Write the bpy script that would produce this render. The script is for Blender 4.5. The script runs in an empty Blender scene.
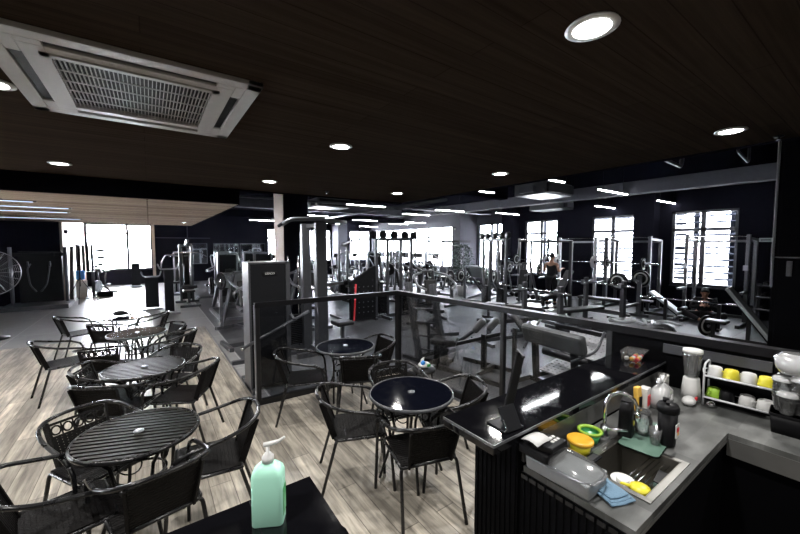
import bpy, bmesh, math, random
from mathutils import Vector, Matrix, Euler
random.seed(7)
PI = math.pi
R = math.radians
SC = bpy.context.scene
COL = SC.collection

# ------------------------------------------------------------------ camera
cd = bpy.data.cameras.new('camera'); cam = bpy.data.objects.new('camera', cd); COL.objects.link(cam)
cam.location = (0, 0, 1.95)
cam.rotation_euler = (R(90 - 3.55), 0, R(-35.2))
cd.sensor_width = 36; cd.lens = 355 / 800 * 36; cd.clip_start = 0.03; cd.clip_end = 200
SC.camera = cam
# ------------------------------------------------------------------ world, exposure
w = bpy.data.worlds.new('world'); SC.world = w; w.use_nodes = True
wb = w.node_tree.nodes['Background']; wb.inputs[0].default_value = (0.93, 0.96, 1.0, 1); wb.inputs[1].default_value = 85.0
SC.view_settings.view_transform = 'Standard'; SC.view_settings.look = 'None'
SC.view_settings.exposure = 0.45; SC.view_settings.gamma = 1.0; SC.view_settings.use_curve_mapping = False
DOWN_W = 33.0       # watt of a downlight
LINEAR_E = 40.0     # emission of the linear lamps

# ------------------------------------------------------------------ materials
def nn(nt, t, **k):
    n = nt.nodes.new(t)
    for a, b in k.items(): setattr(n, a, b)
    return n
def mat(name, c, rough=0.5, metal=0.0, var=0.12, scale=14.0, bump=0.0, bscale=None, alpha=None, spec=None, coat=0.0, emit=None, es=0.0, trans=0.0):
    m = bpy.data.materials.new(name); m.use_nodes = True; nt = m.node_tree
    b = nt.nodes['Principled BSDF']; L = nt.links
    tc = nn(nt, 'ShaderNodeTexCoord'); no = nn(nt, 'ShaderNodeTexNoise'); no.inputs['Scale'].default_value = scale; no.inputs['Detail'].default_value = 4
    L.new(tc.outputs['Object'], no.inputs['Vector'])
    mr = nn(nt, 'ShaderNodeMapRange'); mr.inputs['To Min'].default_value = 1 - var; mr.inputs['To Max'].default_value = 1 + var
    L.new(no.outputs['Fac'], mr.inputs['Value'])
    mx = nn(nt, 'ShaderNodeMix', data_type='RGBA', blend_type='MULTIPLY'); mx.inputs[0].default_value = 1
    mx.inputs[6].default_value = (*c, 1); L.new(mr.outputs[0], mx.inputs[7]); L.new(mx.outputs[2], b.inputs['Base Color'])
    r2 = nn(nt, 'ShaderNodeMapRange'); r2.inputs['To Min'].default_value = max(0, rough - .06); r2.inputs['To Max'].default_value = min(1, rough + .06)
    L.new(no.outputs['Fac'], r2.inputs['Value']); L.new(r2.outputs[0], b.inputs['Roughness'])
    b.inputs['Metallic'].default_value = metal
    if spec is not None: b.inputs['Specular IOR Level'].default_value = spec
    if coat: b.inputs['Coat Weight'].default_value = coat
    if trans: b.inputs['Transmission Weight'].default_value = trans
    if emit: b.inputs['Emission Color'].default_value = (*emit, 1); b.inputs['Emission Strength'].default_value = es
    if bump:
        n2 = nn(nt, 'ShaderNodeTexNoise'); n2.inputs['Scale'].default_value = bscale or scale * 4; L.new(tc.outputs['Object'], n2.inputs['Vector'])
        bp = nn(nt, 'ShaderNodeBump'); bp.inputs['Strength'].default_value = bump; bp.inputs['Distance'].default_value = .01
        L.new(n2.outputs['Fac'], bp.inputs['Height']); L.new(bp.outputs[0], b.inputs['Normal'])
    return m
def glass(name, tint, rough=0.02, refl=1.0, milky=0.0):
    m = bpy.data.materials.new(name); m.use_nodes = True; nt = m.node_tree; nt.nodes.clear()
    o = nn(nt, 'ShaderNodeOutputMaterial'); t = nn(nt, 'ShaderNodeBsdfTransparent'); g = nn(nt, 'ShaderNodeBsdfGlossy')
    t.inputs[0].default_value = (*tint, 1); g.inputs['Roughness'].default_value = rough
    f = nn(nt, 'ShaderNodeFresnel'); f.inputs['IOR'].default_value = 1.45
    mu = nn(nt, 'ShaderNodeMath', operation='MULTIPLY'); mu.inputs[1].default_value = refl
    mx = nn(nt, 'ShaderNodeMixShader'); nt.links.new(f.outputs[0], mu.inputs[0]); nt.links.new(mu.outputs[0], mx.inputs[0])
    if milky:
        df = nn(nt, 'ShaderNodeBsdfDiffuse'); df.inputs[0].default_value = (.85, .86, .87, 1); m2 = nn(nt, 'ShaderNodeMixShader'); m2.inputs[0].default_value = milky
        nt.links.new(t.outputs[0], m2.inputs[1]); nt.links.new(df.outputs[0], m2.inputs[2]); t = m2
    nt.links.new(t.outputs[0], mx.inputs[1]); nt.links.new(g.outputs[0], mx.inputs[2]); nt.links.new(mx.outputs[0], o.inputs[0])
    return m
def emis(name, c, s):
    m = bpy.data.materials.new(name); m.use_nodes = True; nt = m.node_tree; nt.nodes.clear()
    o = nn(nt, 'ShaderNodeOutputMaterial'); e = nn(nt, 'ShaderNodeEmission'); e.inputs[0].default_value = (*c, 1); e.inputs[1].default_value = s
    nt.links.new(e.outputs[0], o.inputs[0]); return m
def brickmat(name, c1, c2, mortar, bw, rh, ms, rough, rot=0, offset=.5, grain=0.0, gscale=(3, 40), bump=.3, spec=.5, blotch=0.0, stint=None, bl=(1.7, 1.7)):
    """boards, tiles or slats: brick rows run along local X before rot"""
    m = bpy.data.materials.new(name); m.use_nodes = True; nt = m.node_tree; b = nt.nodes['Principled BSDF']; L = nt.links
    tc = nn(nt, 'ShaderNodeTexCoord'); mp = nn(nt, 'ShaderNodeMapping'); mp.inputs['Rotation'].default_value = (0, 0, rot); L.new(tc.outputs['Object'], mp.inputs[0])
    br = nn(nt, 'ShaderNodeTexBrick'); br.offset = offset; br.inputs['Color1'].default_value = (*c1, 1); br.inputs['Color2'].default_value = (*c2, 1); br.inputs['Mortar'].default_value = (*mortar, 1)
    br.inputs['Scale'].default_value = 1; br.inputs['Mortar Size'].default_value = ms; br.inputs['Brick Width'].default_value = bw; br.inputs['Row Height'].default_value = rh; br.inputs['Bias'].default_value = 0
    L.new(mp.outputs[0], br.inputs['Vector'])
    out = br.outputs['Color']
    if grain:
        m2 = nn(nt, 'ShaderNodeMapping'); m2.inputs['Scale'].default_value = (gscale[0], gscale[1], 1); L.new(mp.outputs[0], m2.inputs[0])
        no = nn(nt, 'ShaderNodeTexNoise'); no.inputs['Scale'].default_value = 1; no.inputs['Detail'].default_value = 6; no.inputs['Roughness'].default_value = .65; L.new(m2.outputs[0], no.inputs['Vector'])
        mr = nn(nt, 'ShaderNodeMapRange'); mr.inputs['From Min'].default_value = .3; mr.inputs['From Max'].default_value = .7; mr.inputs['To Min'].default_value = 1 - grain; mr.inputs['To Max'].default_value = 1 + grain * .6; L.new(no.outputs['Fac'], mr.inputs['Value'])
        mx = nn(nt, 'ShaderNodeMix', data_type='RGBA', blend_type='MULTIPLY'); mx.inputs[0].default_value = 1; L.new(out, mx.inputs[6]); L.new(mr.outputs[0], mx.inputs[7]); out = mx.outputs[2]
    if blotch:
        nb = nn(nt, 'ShaderNodeTexNoise'); nb.inputs['Scale'].default_value = 1; nb.inputs['Detail'].default_value = 5; m3 = nn(nt, 'ShaderNodeMapping'); m3.inputs['Scale'].default_value = (*bl, 1); L.new(mp.outputs[0], m3.inputs[0]); L.new(m3.outputs[0], nb.inputs['Vector'])
        mr = nn(nt, 'ShaderNodeMapRange'); mr.inputs['From Min'].default_value = .35; mr.inputs['From Max'].default_value = .65; mr.inputs['To Min'].default_value = 1 - blotch; mr.inputs['To Max'].default_value = 1 + blotch; L.new(nb.outputs['Fac'], mr.inputs['Value'])
        mx = nn(nt, 'ShaderNodeMix', data_type='RGBA', blend_type='MULTIPLY'); mx.inputs[0].default_value = 1; L.new(out, mx.inputs[6]); L.new(mr.outputs[0], mx.inputs[7]); out = mx.outputs[2]
    L.new(out, b.inputs['Base Color']); b.inputs['Roughness'].default_value = rough; b.inputs['Specular IOR Level'].default_value = spec
    if stint: b.inputs['Specular Tint'].default_value = (*stint, 1)
    bp = nn(nt, 'ShaderNodeBump'); bp.inputs['Strength'].default_value = bump; bp.inputs['Distance'].default_value = .004; bp.invert = True
    L.new(br.outputs['Fac'], bp.inputs['Height']); L.new(bp.outputs[0], b.inputs['Normal'])
    return m

M = dict(
    wall=mat('dark_wall_paint', (.0075, .0075, .0115), .7, bump=.1, spec=.0),
    greywall=mat('grey_wall_paint', (.06, .06, .072), .7, bump=.1, spec=.15),
    cream=mat('cream_wall_paint', (.42, .34, .28), .7, bump=.1),
    ceil=brickmat('dark_board_ceiling', (.034, .0245, .0185), (.028, .020, .015), (.018, .013, .010), 3.0, .16, .003, .6, grain=.35, gscale=(.5, 22), bump=.1, spec=.0),
    slat=brickmat('brown_slat_ceiling', (.52, .40, .31), (.33, .25, .19), (.03, .025, .02), 4.0, .14, .012, .5, grain=.4, gscale=(.4, 18), bump=.6, spec=.0),
    slab=mat('black_soffit_paint', (.004, .004, .006), .8, bump=.1, spec=.0),
    wood=brickmat('grey_oak_floor', (.46, .415, .345), (.275, .25, .21), (.10, .085, .07), 1.25, .165, .003, .36, rot=R(90), grain=.65, gscale=(2.2, 24), bump=.3, blotch=.3, bl=(1.0, 6)),
    tile=brickmat('grey_floor_tile', (.26, .26, .26), (.20, .20, .205), (.5, .5, .5), 1.2, 1.2, .006, .3, rot=R(90), offset=0, grain=.15, gscale=(4, 4), bump=.3),
    rubber=brickmat('gym_rubber_tile', (.05, .052, .058), (.095, .098, .105), (.03, .03, .032), 1.0, 1.0, .006, .42, offset=0, grain=.2, gscale=(5, 5), bump=.4, spec=.22),
    frame=mat('black_powder_steel', (.008, .008, .009), .35, .2),
    black=mat('black_plastic', (.005, .005, .006), .45, spec=.15),
    rattan=mat('black_woven_rattan', (.0045, .004, .004), .55, bump=.5, bscale=90, spec=.10),
    tube=mat('black_enamelled_tube', (.007, .007, .008), .28, .1, spec=.4),
    silver=mat('silver_grey_steel', (.17, .175, .19), .30, .6),
    steel=mat('grey_painted_steel', (.05, .052, .058), .36, .1, spec=.4),
    chrome=mat('chrome', (.75, .75, .76), .12, 1.0),
    whitep=mat('white_powder_steel', (.55, .56, .58), .35),
    pad=mat('black_vinyl_pad', (.008, .008, .009), .45, bump=.2, bscale=60),
    gpad=mat('grey_vinyl_pad', (.06, .062, .062), .5, bump=.2, bscale=60),
    bgloss=mat('black_gloss_stone', (.003, .003, .004), .045, var=.1, spec=.5),
    tglass=mat('black_table_glass', (.0025, .003, .006), .05, spec=.3),
    twood=mat('dark_slat_top', (.006, .0045, .004), .42, spec=.10, scale=30),
    counter=brickmat('grey_stone_counter', (.115, .118, .115), (.035, .037, .036), (.09, .09, .09), .30, .13, .002, .35, grain=.3, gscale=(4, 14), bump=.05, blotch=.4, bl=(5, 9)),
    splash=mat('grey_splash_tile', (.07, .07, .068), .3, scale=5, var=.25),
    flute=mat('black_fluted_board', (.003, .003, .0035), .6, spec=.02),
    stainless=mat('brushed_stainless', (.32, .315, .30), .32, 1.0),
    sinkdark=mat('dark_sink_steel', (.20, .19, .17), .35, .9),
    winframe=mat('dark_window_frame', (.03, .032, .042), .45),
    pane=glass('window_glass', (.97, .98, 1.0), .0, .7),
    smoke=glass('smoked_glass', (.86, .87, .89), .02, .6),
    clear=glass('clear_plastic', (.97, .98, .99), .08, 2.0, .09),
    frosted=glass('clear_bag_plastic', (.94, .95, .96), .2, 2.5, .38),
    mirror=mat('mirror', (.8, .82, .84), .02, 1.0, var=0),
    white=mat('white_plastic', (.55, .55, .54), .4),
    paper=mat('white_paper', (.5, .5, .5), .7),
    acw=mat('ac_white_plastic', (.36, .35, .33), .45),
    yellow=mat('yellow_plastic', (.62, .55, .03), .35),
    orange=mat('orange_plastic', (.66, .36, .03), .35),
    green=mat('green_plastic', (.05, .32, .10), .35),
    lime=mat('lime_plastic', (.25, .42, .04), .4),
    mint=mat('mint_sanitizer', (.42, .80, .63), .35, var=.05, scale=5, trans=.0),
    bluec=mat('blue_grey_cloth', (.13, .22, .31), .9, bump=.5, bscale=120),
    blue=mat('bright_blue_plastic', (.02, .22, .65), .4),
    red=mat('red_plastic', (.60, .02, .03), .4),
    mat_g=glass('green_glass_mat', (.55, .72, .62), .1, 1.2),
    skin=mat('skin', (.42, .22, .14), .5),
    cloth=mat('black_clothing', (.010, .010, .013), .85, bump=.3),
    hair=mat('black_hair', (.008, .007, .007), .5),
    leaf=mat('green_leaf', (.012, .045, .026), .5),
    louver=mat('grey_exterior_louver', (.012, .0135, .018), .8, spec=.0),
    pale=mat('pale_concrete', (.5, .5, .5), .8),
    lamp=emis('lamp_glow', (1, .98, .95), 30),
    linear=emis('linear_lamp_glow', (.96, .98, 1), LINEAR_E),
    streak=emis('reflection_streak_glow', (.62, .75, 1), 1.6),  # bluish window reflection on the slats, put in as emission
    gold=mat('orange_yellow_print', (.75, .45, .08), .5),
    grey=mat('dark_grey_plastic', (.012, .0125, .014), .5, spec=.03),
    rail=mat('satin_black_rail', (.006, .006, .007), .38, spec=.14),
    void=mat('matt_black_laminate', (.0025, .0025, .003), .8, spec=.0),
    seat_l=mat('light_grey_panel', (.40, .43, .45), .4, .2),
)

# ------------------------------------------------------------------ mesh helpers
class B:
    def __init__(s): s.bm = bmesh.new()
    def box(s, c, d, rz=0, rx=0, ry=0):
        m = Matrix.Translation(c) @ Euler((rx, ry, rz)).to_matrix().to_4x4() @ Matrix.Diagonal((*d, 1))
        bmesh.ops.create_cube(s.bm, size=1, matrix=m); return s
    def bb(s, x0, x1, y0, y1, z0, z1): return s.box(((x0+x1)/2, (y0+y1)/2, (z0+z1)/2), (abs(x1-x0), abs(y1-y0), abs(z1-z0)))
    def beam(s, p, q, w=.06, h=None):
        p, q = Vector(p), Vector(q); d = q - p; L = d.length; h = h or w
        rot = d.to_track_quat('Z', 'X').to_matrix().to_4x4() if abs(d.normalized().z) < .999 else Matrix.Identity(4)
        if abs(d.normalized().z) < .999:
            z = d.normalized(); x = Vector((0, 0, 1)).cross(z).normalized(); y = z.cross(x)
            rot = Matrix((x, y, z)).transposed().to_4x4()
        m = Matrix.Translation((p + q) / 2) @ rot @ Matrix.Diagonal((w, h, L, 1))
        bmesh.ops.create_cube(s.bm, size=1, matrix=m); return s
    def tube(s, pts, r, n=8, closed=False, caps=True):
        pts = [Vector(p) for p in pts]; N = len(pts); rings = []; up = None
        for i, p in enumerate(pts):
            a = pts[(i-1) % N] if (closed or i) else pts[0]; c = pts[(i+1) % N] if (closed or i < N-1) else pts[-1]
            t = (c - a)
            if t.length < 1e-9: t = Vector((0, 0, 1))
            t.normalize()
            if up is None: up = Vector((0, 0, 1)) if abs(t.z) < .9 else Vector((1, 0, 0))
            x = up - t * up.dot(t)
            if x.length < 1e-6: x = Vector((1, 0, 0)) - t * t.x
            x.normalize(); y = t.cross(x); up = x
            rr = r[i] if isinstance(r, (list, tuple)) else r
            rings.append([s.bm.verts.new(p + (x * math.cos(2*PI*k/n) + y * math.sin(2*PI*k/n)) * rr) for k in range(n)])
        for i in range(N if closed else N-1):
            A, Bq = rings[i], rings[(i+1) % N]
            for k in range(n):
                f = s.bm.faces.new((A[k], A[(k+1) % n], Bq[(k+1) % n], Bq[k])); f.smooth = True
        if caps and not closed:
            s.bm.faces.new(rings[0][::-1]); s.bm.faces.new(rings[-1])
        return s
    def lathe(s, prof, c=(0, 0, 0), axis=(0, 0, 1), n=20, smooth=True):
        q = Vector(axis).normalized().to_track_quat('Z', 'Y').to_matrix() if tuple(axis) != (0, 0, 1) else Matrix.Identity(3)
        c = Vector(c); rings = []
        for r, z in prof:
            if r < 1e-5: rings.append([s.bm.verts.new(c + q @ Vector((0, 0, z)))])
            else: rings.append([s.bm.verts.new(c + q @ Vector((r*math.cos(2*PI*k/n), r*math.sin(2*PI*k/n), z))) for k in range(n)])
        for A, D in zip(rings, rings[1:]):
            for k in range(n):
                k2 = (k+1) % n
                if len(A) == 1 and len(D) == 1: continue
                if len(A) == 1: f = s.bm.faces.new((A[0], D[k2], D[k]))
                elif len(D) == 1: f = s.bm.faces.new((A[k], A[k2], D[0]))
                else: f = s.bm.faces.new((A[k], A[k2], D[k2], D[k]))
                f.smooth = smooth
        return s
    def cyl(s, p, q, r, n=12):
        return s.tube([p, q], r, n)
    def prism(s, poly, z0, z1):
        a = [s.bm.verts.new((x, y, z0)) for x, y in poly]; b = [s.bm.verts.new((x, y, z1)) for x, y in poly]; n = len(poly)
        s.bm.faces.new(a[::-1]); s.bm.faces.new(b)
        for i in range(n): s.bm.faces.new((a[i], a[(i+1) % n], b[(i+1) % n], b[i]))
        return s
    def prismx(s, poly, x0, x1):   # polygon in YZ, extruded along X
        a = [s.bm.verts.new((x0, y, z)) for y, z in poly]; b = [s.bm.verts.new((x1, y, z)) for y, z in poly]; n = len(poly)
        s.bm.faces.new(a); s.bm.faces.new(b[::-1])
        for i in range(n): s.bm.faces.new((a[i], b[i], b[(i+1) % n], a[(i+1) % n]))
        return s
    def ball(s, c, r, sc=(1, 1, 1), n=12):
        m = Matrix.Translation(c) @ Matrix.Diagonal((r*sc[0], r*sc[1], r*sc[2], 1))
        g = bmesh.ops.create_uvsphere(s.bm, u_segments=n, v_segments=max(6, n//2+2), radius=1, matrix=m)
        for v in g['verts']:
            for f in v.link_faces: f.smooth = True
        return s
    def done(s, name, m, parent=None, bev=0, loc=None):
        bmesh.ops.recalc_face_normals(s.bm, faces=s.bm.faces)
        me = bpy.data.meshes.new(name); s.bm.to_mesh(me); s.bm.free(); me.materials.append(M[m] if isinstance(m, str) else m)
        o = bpy.data.objects.new(name, me); COL.objects.link(o)
        if parent: o.parent = parent
        if loc: o.location = loc
        if bev:
            b = o.modifiers.new('bevel', 'BEVEL'); b.width = bev; b.segments = 2; b.limit_method = 'ANGLE'; b.angle_limit = R(40)
        return o
def fil(pts, r, n=5):
    """round the corners of a polyline"""
    P = [Vector(p) for p in pts]; out = [P[0]]
    for a, b, c in zip(P, P[1:], P[2:]):
        u = (a - b); v = (c - b); k = min(r, u.length*.49, v.length*.49); u.normalize(); v.normalize()
        p, q = b + u*k, b + v*k
        for i in range(n+1):
            t = i/n; out.append(p*(1-t)**2 + b*2*t*(1-t) + q*t*t)
    out.append(P[-1]); return out
def tag(o, label, cat, group=None, kind=None):
    o['label'] = label; o['category'] = cat
    if group: o['group'] = group
    if kind: o['kind'] = kind
    return o
def thing(name, label, cat, loc=(0, 0, 0), rz=0, group=None):
    o = bpy.data.objects.new(name, None); COL.objects.link(o); o.empty_display_size = .1
    o.location = loc; o.rotation_euler = (0, 0, rz); return tag(o, label, cat, group)
def struct(o, label=None):
    o['kind'] = 'structure'
    if label: o['label'] = label
    return o
def sbox(name, m, *a, bev=0): return struct(B().bb(*a).done(name, m, bev=bev))
def dup(r, loc, rz=0, label=None, group=None):
    def cp(o, p):
        c = o.copy(); COL.objects.link(c); c.parent = p
        for ch in list(o.children): cp(ch, c)
        return c
    kids = list(r.children); c = r.copy(); COL.objects.link(c); c.location = loc; c.rotation_euler = (0, 0, rz)
    for ch in kids: cp(ch, c)
    if label: c['label'] = label
    if group: c['group'] = group
    return c
class Kit:
    """first call builds, later calls copy"""
    def __init__(s, fn): s.fn = fn; s.o = None
    def __call__(s, loc, rz, label, group=None):
        if s.o is None:
            s.o = s.fn(); s.o.location = loc; s.o.rotation_euler = (0, 0, rz); s.o['label'] = label
            if group: s.o['group'] = group
            return s.o
        c = dup(s.o, loc, rz, label)
        if group: c['group'] = group
        elif 'group' in c: del c['group']
        return c

# ------------------------------------------------------------------ the setting
# floors
struct(B().prism([(-7, -3), (3.08, -3), (3.08, 4.40), (1.03, 4.40), (1.03, 9.6), (-7, 9.6)], -.1, 0).done('floor', 'wood'))
struct(B().prism([(-7, 9.6), (1.03, 9.6), (1.03, 4.40), (1.22, 4.40), (1.22, 22), (-7, 22)], -.1, 0).done('floor_tiles', 'tile'))['label'] = 'grey tiled floor strip and aisle'
struct(B().prism([(1.22, 4.40), (3.08, 4.40), (3.08, -3), (13, -3), (13, 22), (1.22, 22)], -.1, 0).done('floor_gym', 'rubber'))
struct(B().bb(1.02, 1.045, 4.47, 9.6, 0, .004).done('trim_1', 'silver'))
# ceilings
sbox('ceiling', 'ceil', -7, 5.2, -3, 7.3, 3.0, 3.2)
sbox('ceiling_edge', 'slab', -7, 1.42, 7.3, 7.36, 2.72, 3.2)
sbox('ceiling_slats', 'slat', -7, 1.42, 7.36, 16.5, 2.72, 2.80)
sbox('ceiling_upper', 'slab', -7.2, 13.2, -3.2, 22.2, 3.85, 4.0)
sbox('trim_2', 'slab', 5.2, 5.24, -3, 7.36, 2.98, 3.85)
sbox('trim_3', 'slab', 1.42, 5.24, 7.3, 7.36, 2.98, 3.85)
sbox('trim_4', 'slab', 1.40, 1.44, 7.36, 16.5, 2.72, 3.85)
# outer walls
sbox('wall_back', 'wall', -7.2, 13.2, -3.2, -3, 0, 3.85)

sbox('wall_left_end', 'wall', -7, -2.45, 16.4, 16.6, 0, 3.85)
sbox('wall_alcove', 'cream', -2.6, -2.45, 16.6, 22, 0, 3.85)
sbox('trim_5', 'cream', -2.45, -2.38, 16.38, 16.6, 0, 2.72)
sbox('ceiling_alcove', 'slat', -2.6, 1.42, 16.5, 22, 2.98, 3.06)
sbox('trim_6', 'slat', -2.6, 1.42, 16.46, 16.5, 2.72, 3.06)

def wall_with_holes(name, m, axis, pos, th, a0, a1, z1, holes):
    b = B()
    def add(u0, u1, z0, zz):
        if u1 - u0 < 1e-4 or zz - z0 < 1e-4: return
        if axis == 'x': b.bb(pos, pos+th, u0, u1, z0, zz)
        else: b.bb(u0, u1, pos, pos+th, z0, zz)
    cur = a0
    for (u0, u1, z0, zz) in sorted(holes):
        add(cur, u0, 0, z1); add(u0, u1, 0, z0); add(u0, u1, zz, z1); cur = u1
    add(cur, a1, 0, z1)
    return struct(b.done(name, m))
WZ0, WZ1 = .74, 2.95
wall_with_holes('wall_left', 'wall', 'x', -7.2, .2, -3, 22, 3.85, [(7.2, 9.2, .9, 2.4)])
rw = [(2.60, 4.10), (5.06, 6.50), (7.79, 9.27), (10.3, 11.9)]
curt = (12.7, 21.7)
wall_with_holes('wall_right', 'wall', 'x', 13, .25, -3.2, 9.95, 3.85, [(a, b, WZ0, WZ1) for a, b in rw[:3]])
wall_with_holes('wall_right_far', 'greywall', 'x', 13, .25, 9.95, 22.2, 3.85, [(10.3, 11.9, WZ0, WZ1), (*curt, WZ0, WZ1)])
wall_with_holes('wall_far', 'wall', 'y', 22, .25, -2.6, 13, 3.85, [(-2.42, .12, WZ0, WZ1+.02), (5.8, 9.9, .9, 2.93), (11.3, 12.9, .9, 2.93)])
sbox('trim_7', 'cream', .12, .24, 21.9, 22, 0, 3.0)
widx = [0]
def window(axis, pos, u0, u1, z0, z1, mull, trans, fw=.07, facing='in', sw=.055):
    widx[0] += 1; n = 'window_%d' % widx[0]
    r = bpy.data.objects.new(n, None); COL.objects.link(r); struct(r)
    b = B()
    def bar(a0, a1, c0, c1, d=.09, off=.04):
        if axis == 'x': b.bb(pos+off, pos+off+d, a0, a1, c0, c1)
        else: b.bb(a0, a1, pos+off, pos+off+d, c0, c1)
    bar(u0, u0+fw, z0, z1); bar(u1-fw, u1, z0, z1); bar(u0, u1, z0, z0+fw); bar(u0, u1, z1-fw, z1)
    for m_ in mull: bar(m_-sw, m_+sw, z0, z1)
    for t in trans: bar(u0, u1, t-.045, t+.045)
    b.done('window_frame', 'winframe', r)
    g = B()
    if axis == 'x': g.bb(pos+.08, pos+.086, u0+.01, u1-.01, z0+.01, z1-.01)
    else: g.bb(u0+.01, u1-.01, pos+.08, pos+.086, z0+.01, z1-.01)
    g.done('pane', 'pane', r)
    s = B()
    if axis == 'x': s.bb(pos-.03, pos+.12, u0, u1, z0-.04, z0)
    else: s.bb(u0, u1, pos-.03, pos+.12, z0-.04, z0)
    s.done('window_sill', 'winframe', r)
window('x', 13, *rw[0], WZ0, WZ1, [3.36], [2.40])
window('x', 13, *rw[1], WZ0, WZ1, [5.80], [2.42])
window('x', 13, *rw[2], WZ0, WZ1, [8.52], [2.42])
window('x', 13, *rw[3], WZ0, WZ1, [11.1], [2.42])
window('x', 13, *curt, WZ0, WZ1, [13.5, 14.5, 15.7, 16.9, 18.1, 19.3, 20.5], [2.38], sw=.035)
window('y', 22, -2.42, .12, WZ0, WZ1+.02, [-.86], [2.5])
window('y', 22, 5.8, 9.9, .9, 2.93, [6.9, 8.6], [2.35])
window('y', 22, 11.3, 12.9, .9, 2.93, [12.1], [2.35])
window('x', -7.2, 7.2, 9.2, .9, 2.4, [8.2], [1.95])  # unseen window in the left wall, added to bring daylight onto the left floor
# exterior louvres and posts outside the right windows
def louvers(i, u0, u1, step):
    b = B(); z = WZ0
    while z < WZ1 + .1:
        b.box((13.75, (u0+u1)/2, z), (.10, u1-u0+2.2, .028), ry=R(-20)); z += step
    struct(b.done('trim_%d' % i, 'louver'), 'pale horizontal louvres outside the window')
louvers(20, *rw[0], .19); louvers(21, *rw[1], .155)
for k, y in enumerate((2.9, 3.75, 5.35, 8.2, 8.95, 10.6, 11.5)):
    struct(B().bb(13.9, 14.0, y-.06, y+.06, 0, 3.6).done('trim_%d' % (30+k), 'louver'), 'pale post outside the window')
struct(B().bb(13.3, 60, -30, 60, -.6, -.5).done('floor_outside', 'pale'), 'pale ground outside')
struct(B().bb(24, 30, -25, 12.5, -.6, 9).done('wall_outside_building', 'pale'), 'pale building across from the right windows')
# pilasters and columns
sbox('wall_pier_1', 'wall', 12.55, 13, 4.42, 4.98, 0, 3.85)
sbox('wall_pier_2', 'wall', 12.55, 13, 9.55, 10.12, 0, 3.85)
sbox('wall_pier_3', 'greywall', 11.87, 13, 11.97, 12.52, 0, 3.85)
sbox('wall_pier_4', 'greywall', 9.95, 10.6, 21.0, 22, 0, 3.85)
struct(B().bb(2.87, 3.52, 9.3, 10.1, 0, 3.85).done('wall_column_front', 'wall'))
sbox('wall_column_side', 'cream', 2.855, 2.87, 9.3, 10.1, 0, 3.85)
# beams and ducts in the open ceiling
sbox('ceiling_beam_1', 'greywall', 9.7, 10.0, -3, 12, 3.2, 3.5)
sbox('ceiling_beam_2', 'slab', 5.24, 9.7, 7.6, 7.9, 3.45, 3.85)
sbox('ceiling_beam_3', 'greywall', 1.44, 9.7, 13.6, 13.9, 3.3, 3.6)
sbox('ceiling_beam_4', 'slab', 1.44, 13, 18.0, 18.4, 3.3, 3.6)
t = thing('wall_sign', 'small pale rectangular sign on the dark wall right of the last window', 'sign', (13, 2.06, 2.08))
B().bb(-.02, 0, -.13, .13, -.05, .05).done('sign_plate', 'seat_l', t, bev=.002)
B().bb(-.022, -.02, -.09, .09, -.01, .01).done('printed_line', 'grey', t)
# dark wall ribs on the far wall
sbox('trim_9', 'greywall', .24, 2.75, 21.97, 22, 2.30, 2.34)
sbox('trim_10', 'greywall', 1.66, 1.70, 21.97, 22, 2.34, 3.4)
for k, (a, b) in enumerate(((1.6, 2.6), (2.9, 4.2), (4.25, 5.65))):
    t = thing('wall_mirror', ['narrow wall mirror left of the dark far wall rib', 'wide wall mirror in the middle of the dark far wall', 'wide wall mirror beside the far window'][k], 'mirror', (0, 0, 0))
    B().bb(a, b, 21.955, 21.97, .95, 2.02).done('mirror_glass', 'mirror', t)
    f = B()
    for q in ((a, a+.03, .92, 2.05), (b-.03, b, .92, 2.05)): f.bb(q[0], q[1], 21.94, 22.0, q[2], q[3])
    f.bb(a, b, 21.94, 22, .92, .95); f.bb(a, b, 21.94, 22, 2.02, 2.05); f.done('frame', 'winframe', t)

# ------------------------------------------------------------------ lamps
def downlight(x, y, z, label, power=DOWN_W, group='round ceiling downlights', s=1):
    t = thing('downlight', label, 'ceiling light', (x, y, z), 0, group)
    B().lathe([(.085*s, -.001), (.115*s, -.001), (.12*s, -.008), (.085*s, -.014), (.085*s, -.001)], n=28).done('trim_ring', 'white', t)
    B().lathe([(0, -.006), (.085*s, -.006), (.085*s, -.010), (0, -.010)], n=28).done('diffuser', 'lamp', t)
    if power:
        l = bpy.data.lights.new('downlight_glow', 'SPOT'); l.energy = power * 4; l.spot_size = R(165); l.spot_blend = .8; l.shadow_soft_size = .08; l.color = (1, .97, .93)
        o = bpy.data.objects.new('downlight_glow', l); COL.objects.link(o); o.parent = t; o.location = (0, 0, -.05)
for a in [(1.78, .92, 'brightest downlight above the bar, nearest the camera'), (1.70, 3.50, 'downlight above the round tables by the glass partition'),
          (1.66, 6.08, 'downlight above the tall weight stack cabinet'), (4.40, .97, 'downlight at the far right over the open gym edge'),
          (4.25, 3.47, 'downlight over the gym floor behind the glass partition'), (4.15, 5.97, 'farthest downlight near the ceiling corner'),
          (-.90, 6.30, 'downlight over the left cafe tables below the dark soffit'), (-.80, 3.45, 'downlight beside the air conditioner at the left frame edge')]:
    downlight(a[0], a[1], 3.0, a[2])
for x, y, lb in ((-.80, .90, 'downlight above the reception counter, out of frame'), (1.78, -1.66, 'downlight behind the camera, right row'), (-.80, -1.66, 'downlight behind the camera, left row'), (4.4, -1.6, 'downlight behind the tall black cabinet'), (-3.4, 3.5, 'downlight far left beside the cafe tables'), (-3.4, 6.2, 'downlight far left near the dark soffit')):
    downlight(x, y, 3.0, lb)
downlight(1.0, 14.2, 2.72, 'small downlight in the brown slatted ceiling', 8, s=.8)
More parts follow.
